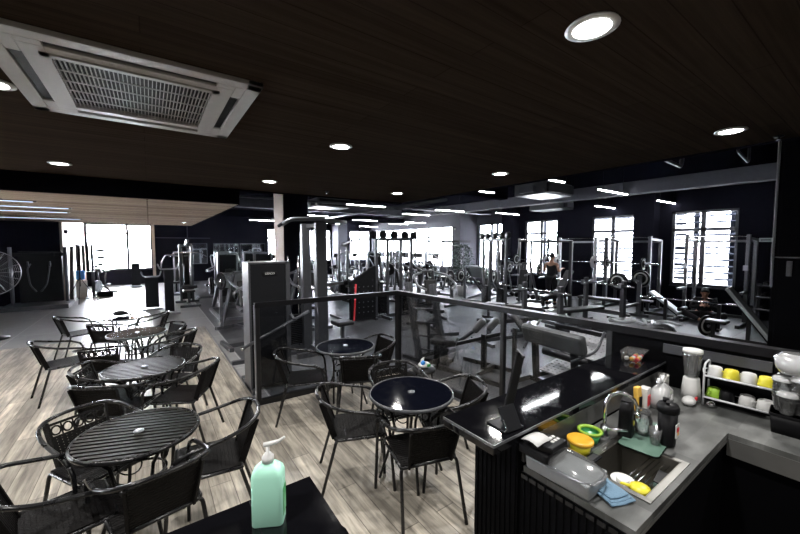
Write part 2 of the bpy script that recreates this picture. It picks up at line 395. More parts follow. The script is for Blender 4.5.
def linear_light():
    t = thing('linear_light', '', 'ceiling light')
    B().bb(-.7, .7, -.03, .03, .0, .035).done('housing', 'black', t, bev=.004)
    B().bb(-.69, .69, -.024, .024, -.014, 0).done('diffuser', 'linear', t)
    B().cyl((-.5, 0, .035), (-.5, 0, .645), .004, 6).cyl((.5, 0, .035), (.5, 0, .645), .004, 6).done('suspension_wire', 'black', t)
    return t
LL = Kit(linear_light)
for x, y, lb in [(6.1, 3.97, 'linear lamp nearest the bar ceiling edge'), (6.1, 5.73, 'linear lamp above the preacher bench side of the gym'), (5.7, 9.9, 'linear lamp behind the dark square column'),
                 (9.0, 4.02, 'linear lamp left of the grey ceiling duct'), (9.0, 9.6, 'linear lamp left of the big grey pier'), (9.0, 11.6, 'linear lamp one row behind the duct lamps'),
                 (12.4, 4.05, 'linear lamp before the rightmost louvred window'), (12.4, 5.75, 'linear lamp before the second louvred window'), (11.75, 9.2, 'linear lamp before the dark window pier'),
                 (12.2, 15.8, 'linear lamp before the long curtain window, near end'), (12.2, 17.4, 'linear lamp before the long curtain window, middle'), (12.2, 21.0, 'linear lamp in the farthest window corner'),
                 (5.7, 14.5, 'linear lamp deep behind the square column'), (9.0, 15.8, 'linear lamp deep over the exercise bikes'), (4.8, 18.8, 'linear lamp near the dark far wall'), (8.6, 19.4, 'linear lamp above the far cardio rows')]:
    LL((x, y, 3.2), 0, lb, 'suspended linear lamps')
for x0, x1, y in ((-4.8, -1.6, 8.9), (-4.8, -1.3, 10.1), (-5.2, -1.5, 11.4), (-5.5, -1.6, 14.2)):  # no lamps: glowing strips stand in for window reflections on the slats
    t = thing('reflection_strip', 'bluish glowing strip, painted window reflection on the slatted ceiling, %s' % {8.9: 'nearest row', 10.1: 'second row', 11.4: 'third row', 14.2: 'farthest row'}[y], 'ceiling light', (0, 0, 2.72), 0, 'painted window reflections on slats')
    B().bb(x0, x1, y-.05, y+.05, -.012, 0).done('streak_backing', 'grey', t); B().bb(x0+.05, x1-.05, y-.035, y+.035, -.018, -.012).done('diffuser', 'streak', t)

# ceiling air conditioner cassette
t = thing('ceiling_air_conditioner', 'white square ceiling cassette air conditioner with dark grille', 'air conditioner', (-.01, 3.14, 3.0), R(0))
W2, H2 = .655, .68
b = B(); zz = -.03
sl = .40
def acbb(x0, x1, y0, y1): b.bb(x0, x1, y0, y1, zz, 0)
acbb(-W2, -W2+.09, -H2, H2); acbb(W2-.09, W2, -H2, H2); acbb(-W2, W2, -H2, -H2+.09); acbb(-W2, W2, H2-.09, H2)
for sx in (-1, 1):
    b.bb(sx*(W2-.09), sx*(W2-.15), sl, H2-.09, zz, 0); b.bb(sx*(W2-.09), sx*(W2-.15), -H2+.09, -sl, zz, 0)
    b.bb(-W2+.15 if sx < 0 else sl, -sl if sx < 0 else W2-.15, -H2+.09, -H2+.15, zz, 0)
    b.bb(-W2+.15 if sx < 0 else sl, -sl if sx < 0 else W2-.15, H2-.15, H2-.09, zz, 0)
b.bb(-W2+.15, -.40, -H2+.15, H2-.15, zz, 0); b.bb(.40, W2-.15, -H2+.15, H2-.15, zz, 0); b.bb(-.40, .40, -H2+.15, -.43, zz, 0); b.bb(-.40, .40, .43, H2-.15, zz, 0)
b.done('panel', 'acw', t, bev=.004)
B().bb(-.40, .40, -.43, .43, -.004, 0).done('grille_backing', 'black', t)
g = B()
for k in range(37): g.bb(-.385+k*.0214-.0017, -.385+k*.0214+.0017, -.41, .41, -.03, -.012)
for k in range(6): g.bb(-.40, .40, -.41+k*.164-.004, -.41+k*.164+.004, -.032, -.026)
g.bb(-.43, -.39, -.46, .46, -.040, -.03); g.bb(.39, .43, -.46, .46, -.040, -.03); g.bb(-.43, .43, -.46, -.42, -.040, -.03); g.bb(-.43, .43, .42, .46, -.040, -.03)
g.done('grille', 'acw', t)
for sx in (-1, 1):
    B().bb(sx*(W2-.145), sx*(W2-.095), -sl, sl, -.016, -.006).done('air_flap', 'black', t)
    B().bb(-sl, sl, sx*(H2-.145), sx*(H2-.095), -.016, -.006).done('air_flap', 'black', t)
# ducted units and pipes in open ceiling
def fan_coil():
    t = thing('ducted_fan_coil', '', 'air conditioner')
    B().bb(-.6, .6, -.45, .45, 0, .3).done('casing', 'steel', t, bev=.01)
    B().bb(-.55, .55, -.53, -.45, .04, .26).done('outlet_collar', 'grey', t)
    c = B()
    for sx in (-1, 1):
        for sy in (-1, 1): c.cyl((sx*.5, sy*.35, .3), (sx*.5, sy*.35, .62), .006, 6)
    c.done('hanger_rod', 'black', t)
    B().bb(-.75, -.6, -.2, .2, .05, .2).done('control_box', 'greywall', t)
    return t
FC = Kit(fan_coil)
FC((5.2, 11.7, 3.23), 0, 'hung grey duct unit behind the dark square column', 'hung duct units')
FC((8.6, 5.6, 3.23), 0, 'hung grey duct unit over the middle of the gym', 'hung duct units')
FC((12.2, 7.6, 3.23), R(90), 'hung grey duct unit in front of the third window', 'hung duct units')
def pipe(pts, r, label, m='steel'): return tag(B().tube(fil(pts, .12), r, 8).done('ceiling_pipe', m), label, 'pipe', 'pipes under the open ceiling')
pipe([(5.6, 2.2, 3.8), (5.6, 2.2, 3.3), (7.6, 2.3, 3.3), (8.0, 2.4, 3.8)], .03, 'bent grey pipe over the right gym side')
pipe([(7.2, 1.5, 3.84), (7.2, 1.5, 3.35), (8.4, 1.6, 3.35), (8.4, 1.6, 3.84)], .02, 'bracket pipe nearest the tall black cabinet')
pipe([(5.5, 7.5, 3.35), (5.5, 21.5, 3.35)], .04, 'long straight pipe running to the far wall', 'black')
pipe([(7.3, 7.95, 3.3), (7.3, 21.5, 3.3)], .05, 'thicker long pipe running to the far wall')
pipe([(1.6, 10.7, 3.3), (12.5, 10.7, 3.3)], .035, 'crosswise pipe behind the square column')
for k, (x, y, lb) in enumerate(((2.9, 6.6, 'small ceiling sprinkler near two downlights'), (5.0, .75, 'small ceiling sprinkler near the far right downlight'))):
    t = thing('sprinkler_head', lb, 'sprinkler', (x, y, 3.0))
    B().lathe([(.04, 0), (.035, -.012), (.01, -.014), (.01, -.03), (0, -.03)], n=14).done('cup', 'grey', t); B().lathe([(0, -.034), (.02, -.034), (.02, -.038), (0, -.038)], n=12).cyl((0, 0, -.03), (0, 0, -.036), .004, 6).done('deflector', 'chrome', t)
for x, y, z, lb in ((11.84, 12.3, 2.75, 'small dome camera on the grey pier'), (-2.40, 17.2, 2.45, 'small dark camera on the cream alcove wall')):
    t = thing('security_camera', lb, 'camera', (x, y, z))
    B().box((0, 0, 0), (.10, .10, .06)).done('mount', 'black', t, bev=.01); B().ball((0, 0, -.05), .05).done('dome', 'white' if x > 5 else 'black', t)

# ------------------------------------------------------------------ glass partition
t = thing('glass_partition', 'black framed smoked glass partition with corner, between cafe and gym', 'partition')
C0, C1, C2 = Vector((1.03, 4.44, 0)), Vector((3.07, 4.40, 0)), Vector((3.42, .2, 0))
def seg(name, p, q, z0, z1, th, m, ext=0):
    d = (q - p).normalized(); p = p - d*ext; q = q + d*ext; n = Vector((-d.y, d.x, 0))*th/2
    return B().prism([(p+n)[:2], (q+n)[:2], (q-n)[:2], (p-n)[:2]], z0, z1).done(name, m, t)
seg('top_rail', C0, C1, 1.20, 1.26, .06, 'rail', .03); seg('bottom_rail', C0, C1, 0, .07, .05, 'frame')
seg('top_rail', C1, C2, 1.20, 1.26, .09, 'rail', .03); seg('bottom_rail', C1, C2, 0, .07, .05, 'frame')
seg('glass_pane', C0, C1, .07, 1.20, .01, 'smoke'); mid = C1 + (C2-C1)*.44
seg('glass_pane', C1, mid, .07, 1.20, .01, 'smoke'); seg('glass_pane', mid, C1 + (C2-C1)*.70, .07, 1.20, .01, 'smoke')
e0 = C1 + (C2-C1)*.70
seg('solid_panel', e0, C2, .07, 1.20, .05, 'flute')
for p, s in ((C0, .05), (C1, .07), (mid, .05), (e0, .05)):
    B().box((p.x, p.y, .61), (s, s, 1.20)).done('post', 'frame', t, bev=.004)
B().box((C0.x-.032, C0.y, .63), (.008, .05, 1.2)).done('edge_strip', 'silver', t)
dd = (C2-C1).normalized()
p0 = C1 + dd*3.35; p1 = C1 + dd*3.95
B().prism([(p0.x-.045, p0.y), (p1.x-.045, p1.y), (p1.x-.03, p1.y), (p0.x-.03, p0.y)], 1.10, 1.17).done('metal_plate', 'steel', t)

# ------------------------------------------------------------------ bar
t = thing('bar_counter', 'black fluted bar with raised gloss black top and pale metal edge', 'bar counter')
BX0, BX1, BY0, BY1, BZ = 1.26, 3.30, 1.04, 1.38, 1.03
B().bb(BX0, BX1, BY0, BY1, BZ-.05, BZ).done('bar_top', 'bgloss', t, bev=.003)
e = B(); e.bb(BX0-.004, BX1, BY0-.004, BY0, BZ-.012, BZ+.001); e.bb(BX0-.004, BX0, BY0-.004, BY1, BZ-.012, BZ+.001); e.done('edge_strip', 'silver', t)
B().bb(1.47, 3.18, 1.06, 1.34, 0, BZ-.05).done('body', 'flute', t)
B().bb(1.50, 3.26, 1.045, 1.06, .86, BZ-.05).done('splashback', 'splash', t)
f = B()
for k in range(9): f.box((1.467, 1.08+k*.031, .49), (.006, .020, .96))
for k in range(54): f.box((1.50+k*.031, 1.345, .49), (.020, .012, .96))
f.done('fluting', 'flute', t)
# worktop behind the bar: L shape with sink opening
t = thing('worktop_counter', 'grey stone worktop turning a corner behind the bar', 'counter')
SX0, SX1, SY0, SY1 = 1.72, 2.16, .585, .875
b = B()
b.bb(1.49, SX0, .54, 1.04, .82, .85); b.bb(SX0, SX1, .54, SY0, .82, .85); b.bb(SX0, SX1, SY1, 1.04, .82, .85); b.bb(SX1, 2.73, .54, 1.04, .82, .85)
b.prism([(2.73, -.8), (3.42, -.8), (3.32, .5), (3.28, 1.04), (2.73, 1.04)], .82, .85)
b.done('stone_top', 'counter', t)
b = B(); b.bb(1.51, 2.75, .56, .575, .0, .80); b.bb(2.75, 2.765, -.8, .56, 0, .80); b.done('cabinet_front', 'void', t)
b = B(); b.bb(1.49, 2.73, .538, .546, .80, .82); b.bb(2.725, 2.735, -.8, .54, .72, .82); b.done('apron', 'splash', t)
b = B(); b.bb(1.49, 1.51, .55, 1.06, 0, .82); 
for k in range(15): b.box((1.487, .565+k*.034, .41), (.006, .022, .80))
b.done('fluted_end', 'flute', t)
b = B()
for k in range(11): b.box((1.484, .57+k*.046, .80), (.006, .034, .02))
b.done('edge_trim', 'frame', t)
# sink
s = thing('kitchen_sink', 'stainless steel sink basin set into the grey worktop', 'sink')
b = B(); q = .012
b.bb(SX0, SX0+q, SY0, SY1, .66, .853); b.bb(SX1-q, SX1, SY0, SY1, .66, .853); b.bb(SX0, SX1, SY0, SY0+q, .66, .853); b.bb(SX0, SX1, SY1-q, SY1, .66, .853); b.bb(SX0, SX1, SY0, SY1, .65, .66)
b.done('basin', 'sinkdark', s)
r_ = B(); r_.bb(SX0-.02, SX0+.006, SY0-.02, SY1+.02, .85, .855); r_.bb(SX1-.006, SX1+.02, SY0-.02, SY1+.02, .85, .855); r_.bb(SX0, SX1, SY0-.02, SY0+.006, .85, .855); r_.bb(SX0, SX1, SY1-.006, SY1+.02, .85, .855); r_.done('rim', 'stainless', s)
B().lathe([(0, .662), (.035, .662), (.04, .664), (.03, .668), (0, .666)], ((SX0+SX1)/2+.08, (SY0+SY1)/2, 0), n=18).done('drain', 'chrome', s)
dr = B()
for k in range(6): dr.cyl((SX0+.012, SY0+.03+k*.022, .815), (SX1-.012, SY0+.03+k*.022, .815), .003, 6)
dr.cyl((SX0+.05, SY0+.03, .815), (SX0+.05, SY0+.15, .815), .003, 6); dr.done('draining_rack', 'chrome', s)
# faucet
t = thing('kitchen_faucet', 'chrome gooseneck faucet arching over the sink', 'faucet', (2.09, .935, .85)); t.scale = (1.18, 1.18, 1.2)
B().lathe([(0, 0), (.026, 0), (.024, .02), (.018, .03), (.018, .06), (0, .065)], n=18).done('base', 'chrome', t)
B().tube([(0, 0, .05), (0, 0, .13), (0, -.002, .17), (.012, -.015, .205), (.035, -.04, .225), (.06, -.065, .22), (.085, -.09, .195), (.095, -.10, .165), (.098, -.103, .13)], .0085, 10).done('spout', 'chrome', t)
B().lathe([(0, 0), (.014, 0), (.015, .03), (.011, .04), (0, .04)], (.098, -.103, .095), n=14).done('spray_head', 'chrome', t)
B().tube([(0, -.015, .045), (.03, -.05, .05), (.05, -.08, .052)], [.009, .008, .006], 8).done('lever', 'chrome', t)

# black cabinet top at the bottom left
t = thing('reception_counter', 'black gloss counter top in the bottom foreground', 'counter')
B().prism([(-.75, .62), (.47, .62), (.49, 1.0), (.485, 1.02), (.49, 1.32), (-.75, 1.30)], 1.0, 1.03).done('counter_top', 'bgloss', t)
B().bb(-.70, .45, .66, 1.27, 0, 1.0).done('body', 'flute', t)
B().bb(.26, .263, .62, 1.31, 1.0295, 1.031).done('joint_line', 'grey', t)
# sanitizer bottle
t = thing('sanitizer_bottle', 'mint green pump bottle on the black foreground counter', 'bottle', (.296, 1.178, 1.03), R(-28))
def rrect(w, d, r, n=4):
    out = []
    for cx, cy, a0 in ((w/2-r, d/2-r, 0), (-w/2+r, d/2-r, 90), (-w/2+r, -d/2+r, 180), (w/2-r, -d/2+r, 270)):
        for k in range(n+1):
            a = R(a0 + 90*k/n); out.append((cx+r*math.cos(a), cy+r*math.sin(a)))
    return out
def loft(bm, secs):
    rings = [[bm.verts.new((x, y, z)) for x, y in poly] for poly, z in secs]; n = len(rings[0])
    for A, D in zip(rings, rings[1:]):
        for k in range(n):
            f = bm.faces.new((A[k], A[(k+1) % n], D[(k+1) % n], D[k])); f.smooth = True
    bm.faces.new(rings[0][::-1]); bm.faces.new(rings[-1])
b = B(); loft(b.bm, [(rrect(.094, .060, .012), 0), (rrect(.10, .066, .014), .004), (rrect(.10, .066, .014), .165), (rrect(.092, .060, .016), .182), (rrect(.06, .044, .016), .198), (rrect(.032, .032, .0155), .203), (rrect(.032, .032, .0155), .208)])
b.done('bottle_body', 'mint', t)
B().lathe([(0, .206), (.019, .206), (.019, .224), (.012, .228), (.012, .233), (.006, .235), (.006, .262), (0, .262)], n=18).done('pump_collar', 'white', t)
B().tube([(-.012, 0, .262), (.012, .0, .266), (.035, .0, .272), (.055, .0, .285)], [.008, .008, .006, .004], 8).done('pump_nozzle', 'white', t)
B().bb(.0502, .051, -.022, .022, .03, .12).done('label_sticker', 'green', t)

# tablet stand on the bar
t = thing('tablet_stand', 'black angled tablet stand on the bar top end', 'tablet', (1.455, 1.13, BZ), R(-6))
B().box((0, 0, .005), (.13, .13, .010)).done('base', 'black', t, bev=.003)
B().box((-.005, -.035, .055), (.105, .010, .12), rx=R(-30)).done('card_holder', 'grey', t, bev=.002)
B().beam((.01, .01, .01), (.15, .045, .34), .012, .085).done('screen_panel', 'black', t, bev=.003)
B().beam((.125, .0, .335), (.17, .085, .345), .012, .012).done('top_lip', 'steel', t)
B().tube([(-.075, -.06, .0), (-.065, -.075, .03), (-.06, -.045, .06)], .003, 6).done('wire_foot', 'chrome', t)

# ------------------------------------------------------------------ cafe chairs and tables
def weave(b, o, ux, uy, W_, H_, nx, ny, w=.6, t=.004, Wtop=None):
    o, ux, uy = Vector(o), Vector(ux).normalized(), Vector(uy).normalized(); nrm = ux.cross(uy); Wt = Wtop or W_
    def strand(p, q, width, off):
        d = (q-p).normalized(); s = nrm.cross(d).normalized()*width/2; n_ = nrm*t/2; c = nrm*off
        vs = [b.bm.verts.new(v) for v in (p-s-n_+c, p+s-n_+c, p+s+n_+c, p-s+n_+c, q-s-n_+c, q+s-n_+c, q+s+n_+c, q-s+n_+c)]
        for f in ((0, 1, 2, 3), (7, 6, 5, 4), (0, 4, 5, 1), (1, 5, 6, 2), (2, 6, 7, 3), (3, 7, 4, 0)): b.bm.faces.new([vs[i] for i in f])
    for k in range(ny):
        v = (k+.5)/ny; hw = (W_*(1-v)+Wt*v)/2
        strand(o-ux*hw+uy*H_*v, o+ux*hw+uy*H_*v, H_/ny*w, .0015)
    for k in range(nx):
        u = (k+.5)/nx-.5
        strand(o+ux*u*W_, o+ux*u*Wt+uy*H_, W_/nx*w, -.0015)
def make_chair(flower):
    t = thing('cafe_chair', '', 'chair')
    # seat
    B().tube(fil([(-.21, -.19, .43), (.21, -.19, .43), (.225, .20, .44), (-.225, .20, .44), (-.21, -.19, .43)], .05), .011, 8).done('seat_frame', 'tube', t)
    b = B(); weave(b, (0, -.185, .436), (1, 0, 0), (0, 1, 0.02), .41, .38, 16, 16, .86, .012); b.done('seat', 'rattan', t)
    # backrest, leaning back
    o = Vector((0, -.19, .45)); top = Vector((0, -.285, .72)); uy = (top-o)
    b = B()
    if flower:
        weave(b, o, (1, 0, 0), uy, .30, uy.length*.62, 12, 9, .82, .008, .33)
        hs = o + uy*.62
        weave(b, hs, (1, 0, 0), uy, .33, uy.length*.06, 10, 1, 1, .008, .33); weave(b, hs+uy*.32, (1, 0, 0), uy, .34, uy.length*.06, 10, 1, 1, .008, .34)
        for k in range(5):
            cx = -.13+k*.065; c = hs + uy*.19; ring = []
            for j in range(12):
                a = 2*PI*j/12; ring.append(Vector((cx, 0, 0)) + c + Vector((1, 0, 0))*.026*math.cos(a) + uy.normalized()*.03*math.sin(a))
            b.tube(ring, .006, 6, closed=True)
            b.beam(Vector((cx+.0325, 0, 0))+hs+uy*.04, Vector((cx+.0325, 0, 0))+hs+uy*.34, .008, .006)
    else:
        weave(b, o, (1, 0, 0), uy, .30, uy.length, 12, 14, .80, .008, .34)
    b.done('backrest', 'rattan', t)
    for sx in (-1, 1): B().beam((sx*.155, -.19, .43), (sx*.178, -.288, .73), .014, .045).done('back_post', 'rattan', t)
    # arm and top rail hoop
    pts = [(-.27, .20, .60), (-.272, .12, .645), (-.272, 0, .665), (-.268, -.12, .69), (-.245, -.22, .722), (-.19, -.285, .742), (-.10, -.318, .750), (0, -.328, .752)]
    pts = pts + [(-x, y, z) for x, y, z in pts[-2::-1]]
    B().tube(fil(pts, .05, 2), .0135, 8).done('arm_rail', 'tube', t)
    for sx in (-1, 1):
        B().tube([(sx*.27, .20, .60), (sx*.265, .225, .555), (sx*.262, .235, .45), (sx*.268, .27, .0)], .0125, 8).done('leg', 'tube', t)
        B().tube(fil([(sx*.14, -.17, .425), (sx*.21, -.18, .43), (sx*.235, -.30, .0)], .08), .0125, 8).done('leg', 'tube', t)
    B().cyl((-.262, .215, .425), (.262, .215, .425), .009, 8).done('stretcher', 'tube', t)
    return t
CH = Kit(lambda: make_chair(False)); CF = Kit(lambda: make_chair(True))
def place(kit, bx, by, ang, lb):
    a = R(ang); kit((bx - .30*math.sin(a)*1, by + .30*math.cos(a), 0), a, lb, 'black woven cafe chairs')
for bx, by, an, k, lb in [
    (1.96, 2.97, 168, 1, 'woven chair behind the glass table by the bar'),
    (2.33, 2.10, 66, 0, 'woven chair squeezed between glass table and black bar'),
    (1.10, 2.70, -112, 0, 'woven chair left of the glass table by the bar'),
    (1.52, 1.73, -16, 0, 'woven chair with its back to the camera, front of the bar glass table'),
    (1.13, 4.00, -112, 0, 'woven chair at the left end of the glass partition'),
    (1.79, 3.32, -25, 0, 'woven chair with its back to camera at the partition table'),
    (2.52, 3.86, 92, 0, 'woven chair by the partition corner post'),
    (-.73, 2.58, -78, 0, 'nearest woven chair in the bottom left corner'),
    (.03, 2.21, 13, 0, 'woven chair with its back to camera before the nearest slatted table'),
    (.60, 2.74, 84, 0, 'woven chair right of the nearest slatted table'),
    (-.48, 3.42, -148, 1, 'woven chair hidden behind the nearest slatted table'),
    (-.44, 3.90, -30, 0, 'low woven chair at the near left of the middle slatted table'),
    (-.62, 4.66, -108, 1, 'round backed woven chair left of the middle slatted table'),
    (.49, 4.02, 62, 0, 'woven chair right of the middle slatted table'),
    (.33, 4.95, 140, 0, 'woven chair behind the middle slatted table'),
    (-.53, 5.37, -8, 1, 'chair with cut out back at the near left of the far glass table'),
    (.46, 5.72, 68, 0, 'woven chair right of the far glass table'),
    (.34, 6.45, 118, 0, 'woven chair behind the far glass table'),
    (-1.22, 6.08, -72, 0, 'lone chair standing out on the wood floor, nearer one'),
    (-1.30, 8.02, -68, 0, 'lone chair farther left, by the tile edge'),
    (-.66, 6.98, -30, 1, 'chair with cut out back facing the farthest table'),
    (.22, 7.50, 78, 0, 'chair right of the farthest table')]:
    place(CF if k else CH, bx, by, an, lb)

def make_table(kind):
    t = thing('cafe_table', '', 'table'); r = .35
    if kind == 'slat':
        b = B(); n = 15
        for k in range(n):
            y = -r+.02+(k+.5)*(2*r-.04)/n; hl = math.sqrt(max(0, (r-.012)**2-y*y))
            b.box((0, y, .708), (2*hl, (2*r-.04)/n*.62, .014))
        b.lathe([(0, .695), (r-.01, .695), (r-.01, .700), (0, .700)], n=40)
        b.done('tabletop', 'twood', t)
    else:
        B().lathe([(0, .706), (r-.008, .706), (r-.008, .714), (0, .714)], n=48, smooth=False).done('tabletop', 'tglass', t)
    B().lathe([(r-.010, .692), (r+.002, .693), (r+.006, .704), (r+.002, .717), (r-.008, .719), (r-.010, .692)], n=48).done('rim', 'tube' if kind == 'slat' else 'steel', t)
    B().lathe([(0, .714), (.028, .714), (.030, .720), (.022, .724), (0, .724)], n=18).done('umbrella_plug', 'silver', t)
    for k in range(4):
        a = PI/4 + k*PI/2; c, s = math.cos(a), math.sin(a)
        B().tube([(c*q, s*q, z) for q, z in ((.29, .695), (.24, .64), (.17, .55), (.145, .44), (.16, .33), (.22, .15), (.27, 0))], .0115, 8).done('leg', 'tube', t)
    ring = [(.145*math.cos(2*PI*k/28), .145*math.sin(2*PI*k/28), .44) for k in range(28)]
    b = B(); b.tube(ring, .009, 8, closed=True)
    for q in range(4):
        a = q*PI/2; cx, cy = .15*math.cos(a), .15*math.sin(a)
        b.tube([(cx - math.sin(a)*.07*math.cos(2*PI*k/16), cy + math.cos(a)*.07*math.cos(2*PI*k/16), .58+.07*math.sin(2*PI*k/16)) for k in range(16)], .005, 6, closed=True)
    b.done('ring_brace', 'tube', t)
    return t
TS = Kit(lambda: make_table('slat')); TG = Kit(lambda: make_table('glass'))
TG((1.76, 2.33, 0), R(20), 'round black glass table nearest the bar', 'round cafe tables')
TG((1.93, 3.90, 0), 0, 'round black glass table against the glass partition', 'round cafe tables')
TS((-.10, 2.87, 0), R(-20), 'round dark slatted table nearest the camera', 'round cafe tables')
TS((-.08, 4.39, 0), R(-20), 'round dark slatted table in the middle of the left row', 'round cafe tables')
TG((-.18, 6.20, 0), 0, 'round glass table third in the left row', 'round cafe tables')
TG((-.36, 7.70, 0), 0, 'farthest round table with a dark bag on it', 'round cafe tables')
t = thing('crumpled_bag', 'small dark crumpled bag on the farthest cafe table', 'bag', (-.46, 7.80, .723))
b = B(); b.ball((0, 0, .045), .09, (1.1, .7, .5), 14); b.ball((.07, .02, .03), .05, (1.2, .8, .6), 10); b.done('body', 'black', t)
B().tube([(-.08, 0, .03), (-.12, .03, .05), (-.14, -.02, .01)], .008, 6).done('strap', 'black', t)
# small stool with bag near the partition corner
t = thing('small_stool', 'low black stool beside the partition corner', 'stool', (2.72, 3.34, 0))
B().lathe([(0, .40), (.14, .40), (.145, .42), (.13, .44), (0, .44)], n=22).done('seat', 'pad', t)
for k in range(4):
    a = PI/4+k*PI/2; B().cyl((.09*math.cos(a), .09*math.sin(a), .40), (.14*math.cos(a), .14*math.sin(a), 0), .010, 8).done('leg', 'tube', t)
t = thing('tissue_bag', 'crumpled white and blue bag with a green mark on the low stool', 'bag', (2.72, 3.34, .44))
b = B(); b.ball((0, 0, .035), .075, (1.1, .9, .5), 12); b.tube([(-.03, 0, .05), (-.02, .01, .10), (.0, .0, .13)], [.03, .02, .004], 8); b.done('wrapper', 'white', t)
B().box((.02, -.062, .04), (.05, .012, .03)).done('print', 'green', t); B().ball((-.04, -.03, .075), .03, (1, .8, 1)).done('tissue', 'blue', t)
# ------------------------------------------------------------------ gym equipment kits (facing +Y, origin on the floor)
def upright(b, x, y, z0, z1, w=.075): b.bb(x-w/2, x+w/2, y-w/2, y+w/2, z0, z1)
def foot(b, p, q, w=.075): b.beam(p, q, w, w)
def plate(parent, c, axis=(1, 0, 0), r=.225, w=.04, m='black', name='weight_plate', hub='chrome'):
    q = Vector(axis).normalized()
    o = B().lathe([(.026, -w/2), (r*.30, -w/2), (r*.34, -w*.25), (r*.80, -w*.25), (r*.85, -w/2), (r*.98, -w/2), (r, -w*.3), (r, w*.3), (r*.98, w/2), (r*.85, w/2), (r*.80, w*.25), (r*.34, w*.25), (r*.30, w/2), (.026, w/2), (.026, -w/2)], c, axis, 26).done(name, m, parent)
    B().lathe([(.026, -w*.55), (r*.22, -w*.55), (r*.22, w*.55), (.026, w*.55), (.026, -w*.55)], c, axis, 16).done('hub', hub, o)
    B().lathe([(r*.60, -w*.34), (r*.76, -w*.34), (r*.76, -w*.26), (r*.60, -w*.26), (r*.60, -w*.34)], c, axis, 26).done('printed_ring', 'white', o)
    return o
def pad(parent, c, d, name='seat_pad', m='pad', rx=0, rz=0, ry=0): return B().box(c, d, rx=rx, rz=rz, ry=ry).done(name, m, parent, bev=min(d)*.35)
def stack(parent, c, n=14, w=.28, d=.12, name='weight_stack'):
    b = B()
    for k in range(n): b.box((c[0], c[1], c[2]+k*.034), (w, d, .029))
    o = b.done(name, 'black', parent, bev=.002)
    r_ = B(); r_.cyl((c[0]-w*.36, c[1], .08), (c[0]-w*.36, c[1], 1.75), .011, 8).cyl((c[0]+w*.36, c[1], .08), (c[0]+w*.36, c[1], 1.75), .011, 8); r_.done('guide_rod', 'chrome', parent)
    return o
def pulley(b, c, r=.055, axis=(1, 0, 0)): b.lathe([(.0, -.012), (r, -.012), (r*.86, 0), (r, .012), (0, .012)], c, axis, 16)

def lat_machine():
    t = thing('lat_pulldown_machine', '', 'gym machine')
    b = B()
    upright(b, -.17, -.55, 0, 1.95); upright(b, .17, -.55, 0, 1.95); foot(b, (-.35, -.55, .04), (.35, -.55, .04)); foot(b, (0, -.55, .04), (0, .60, .04)); foot(b, (-.28, .60, .04), (.28, .60, .04))
    b.beam((-.17, -.55, 1.93), (.17, -.55, 1.93), .075); b.beam((0, -.55, 1.95), (0, .18, 2.1), .07); b.beam((0, .1, .04), (0, .1, .42), .07)
    b.done('frame', 'steel', t, bev=.006)
    stack(t, (0, -.55, .14)); pad(t, (0, .12, .47), (.34, .36, .07)); b = B(); b.cyl((-.22, .32, .62), (.22, .32, .62), .055, 14); b.done('thigh_roller', 'pad', t)
    b = B(); pulley(b, (0, .16, 2.04)); pulley(b, (0, -.5, 2.0)); b.done('pulley', 'black', t)
    b = B(); b.cyl((0, .2, 2.04), (0, .2, 1.72), .006, 6); b.done('cable', 'black', t)
    B().tube(fil([(-.52, .2, 1.58), (-.34, .2, 1.70), (.34, .2, 1.70), (.52, .2, 1.58)], .06), .015, 8).done('pull_bar', 'chrome', t)
    return t
def shroud_machine(style):
    """selectorised machine with a tall rear weight cabinet; style chooses arms"""
    t = thing('selectorized_machine', '', 'gym machine')
    B().box((0, -.62, .82), (.56, .16, 1.60)).done('weight_cabinet', 'grey', t, bev=.02)
    b = B()
    for sx in (-1, 1): b.bb(sx*.29-.035, sx*.29+.035, -.70, -.54, 0, 1.68)
    b.beam((-.29, -.62, 1.66), (.29, -.62, 1.66), .06); foot(b, (0, -.6, .04), (0, .55, .04)); foot(b, (-.3, .5, .04), (.3, .5, .04)); b.beam((0, -.02, .05), (0, .02, .45), .07); b.beam((0, -.15, .45), (0, -.34, 1.15), .06)
    b.done('frame', 'silver', t, bev=.008)
    pad(t, (0, .08, .48), (.38, .38, .08)); pad(t, (0, -.22, .85), (.30, .07, .62), 'back_pad', rx=R(14))
    for sx in (-1, 1):
        if style == 'press': pts = [(sx*.12, -.5, 1.35), (sx*.42, -.3, 1.25), (sx*.40, .15, 1.02), (sx*.22, .2, 1.0)]
        elif style == 'leg': pts = [(sx*.28, -.3, .5), (sx*.30, .2, .48), (sx*.26, .55, .25), (sx*.05, .58, .22)]
        else: pts = [(sx*.10, -.5, 1.5), (sx*.50, -.25, 1.55), (sx*.52, .15, 1.25), (sx*.50, .25, 1.05)]
        B().tube(fil(pts, .1), .022, 8).done('lever_arm', 'silver', t)
        g = Vector(pts[-1]); h = Vector(pts[-2]); B().tube([g, g + (g-h).normalized()*.10], .026, 8).done('hand_grip', 'black', t)
    return t
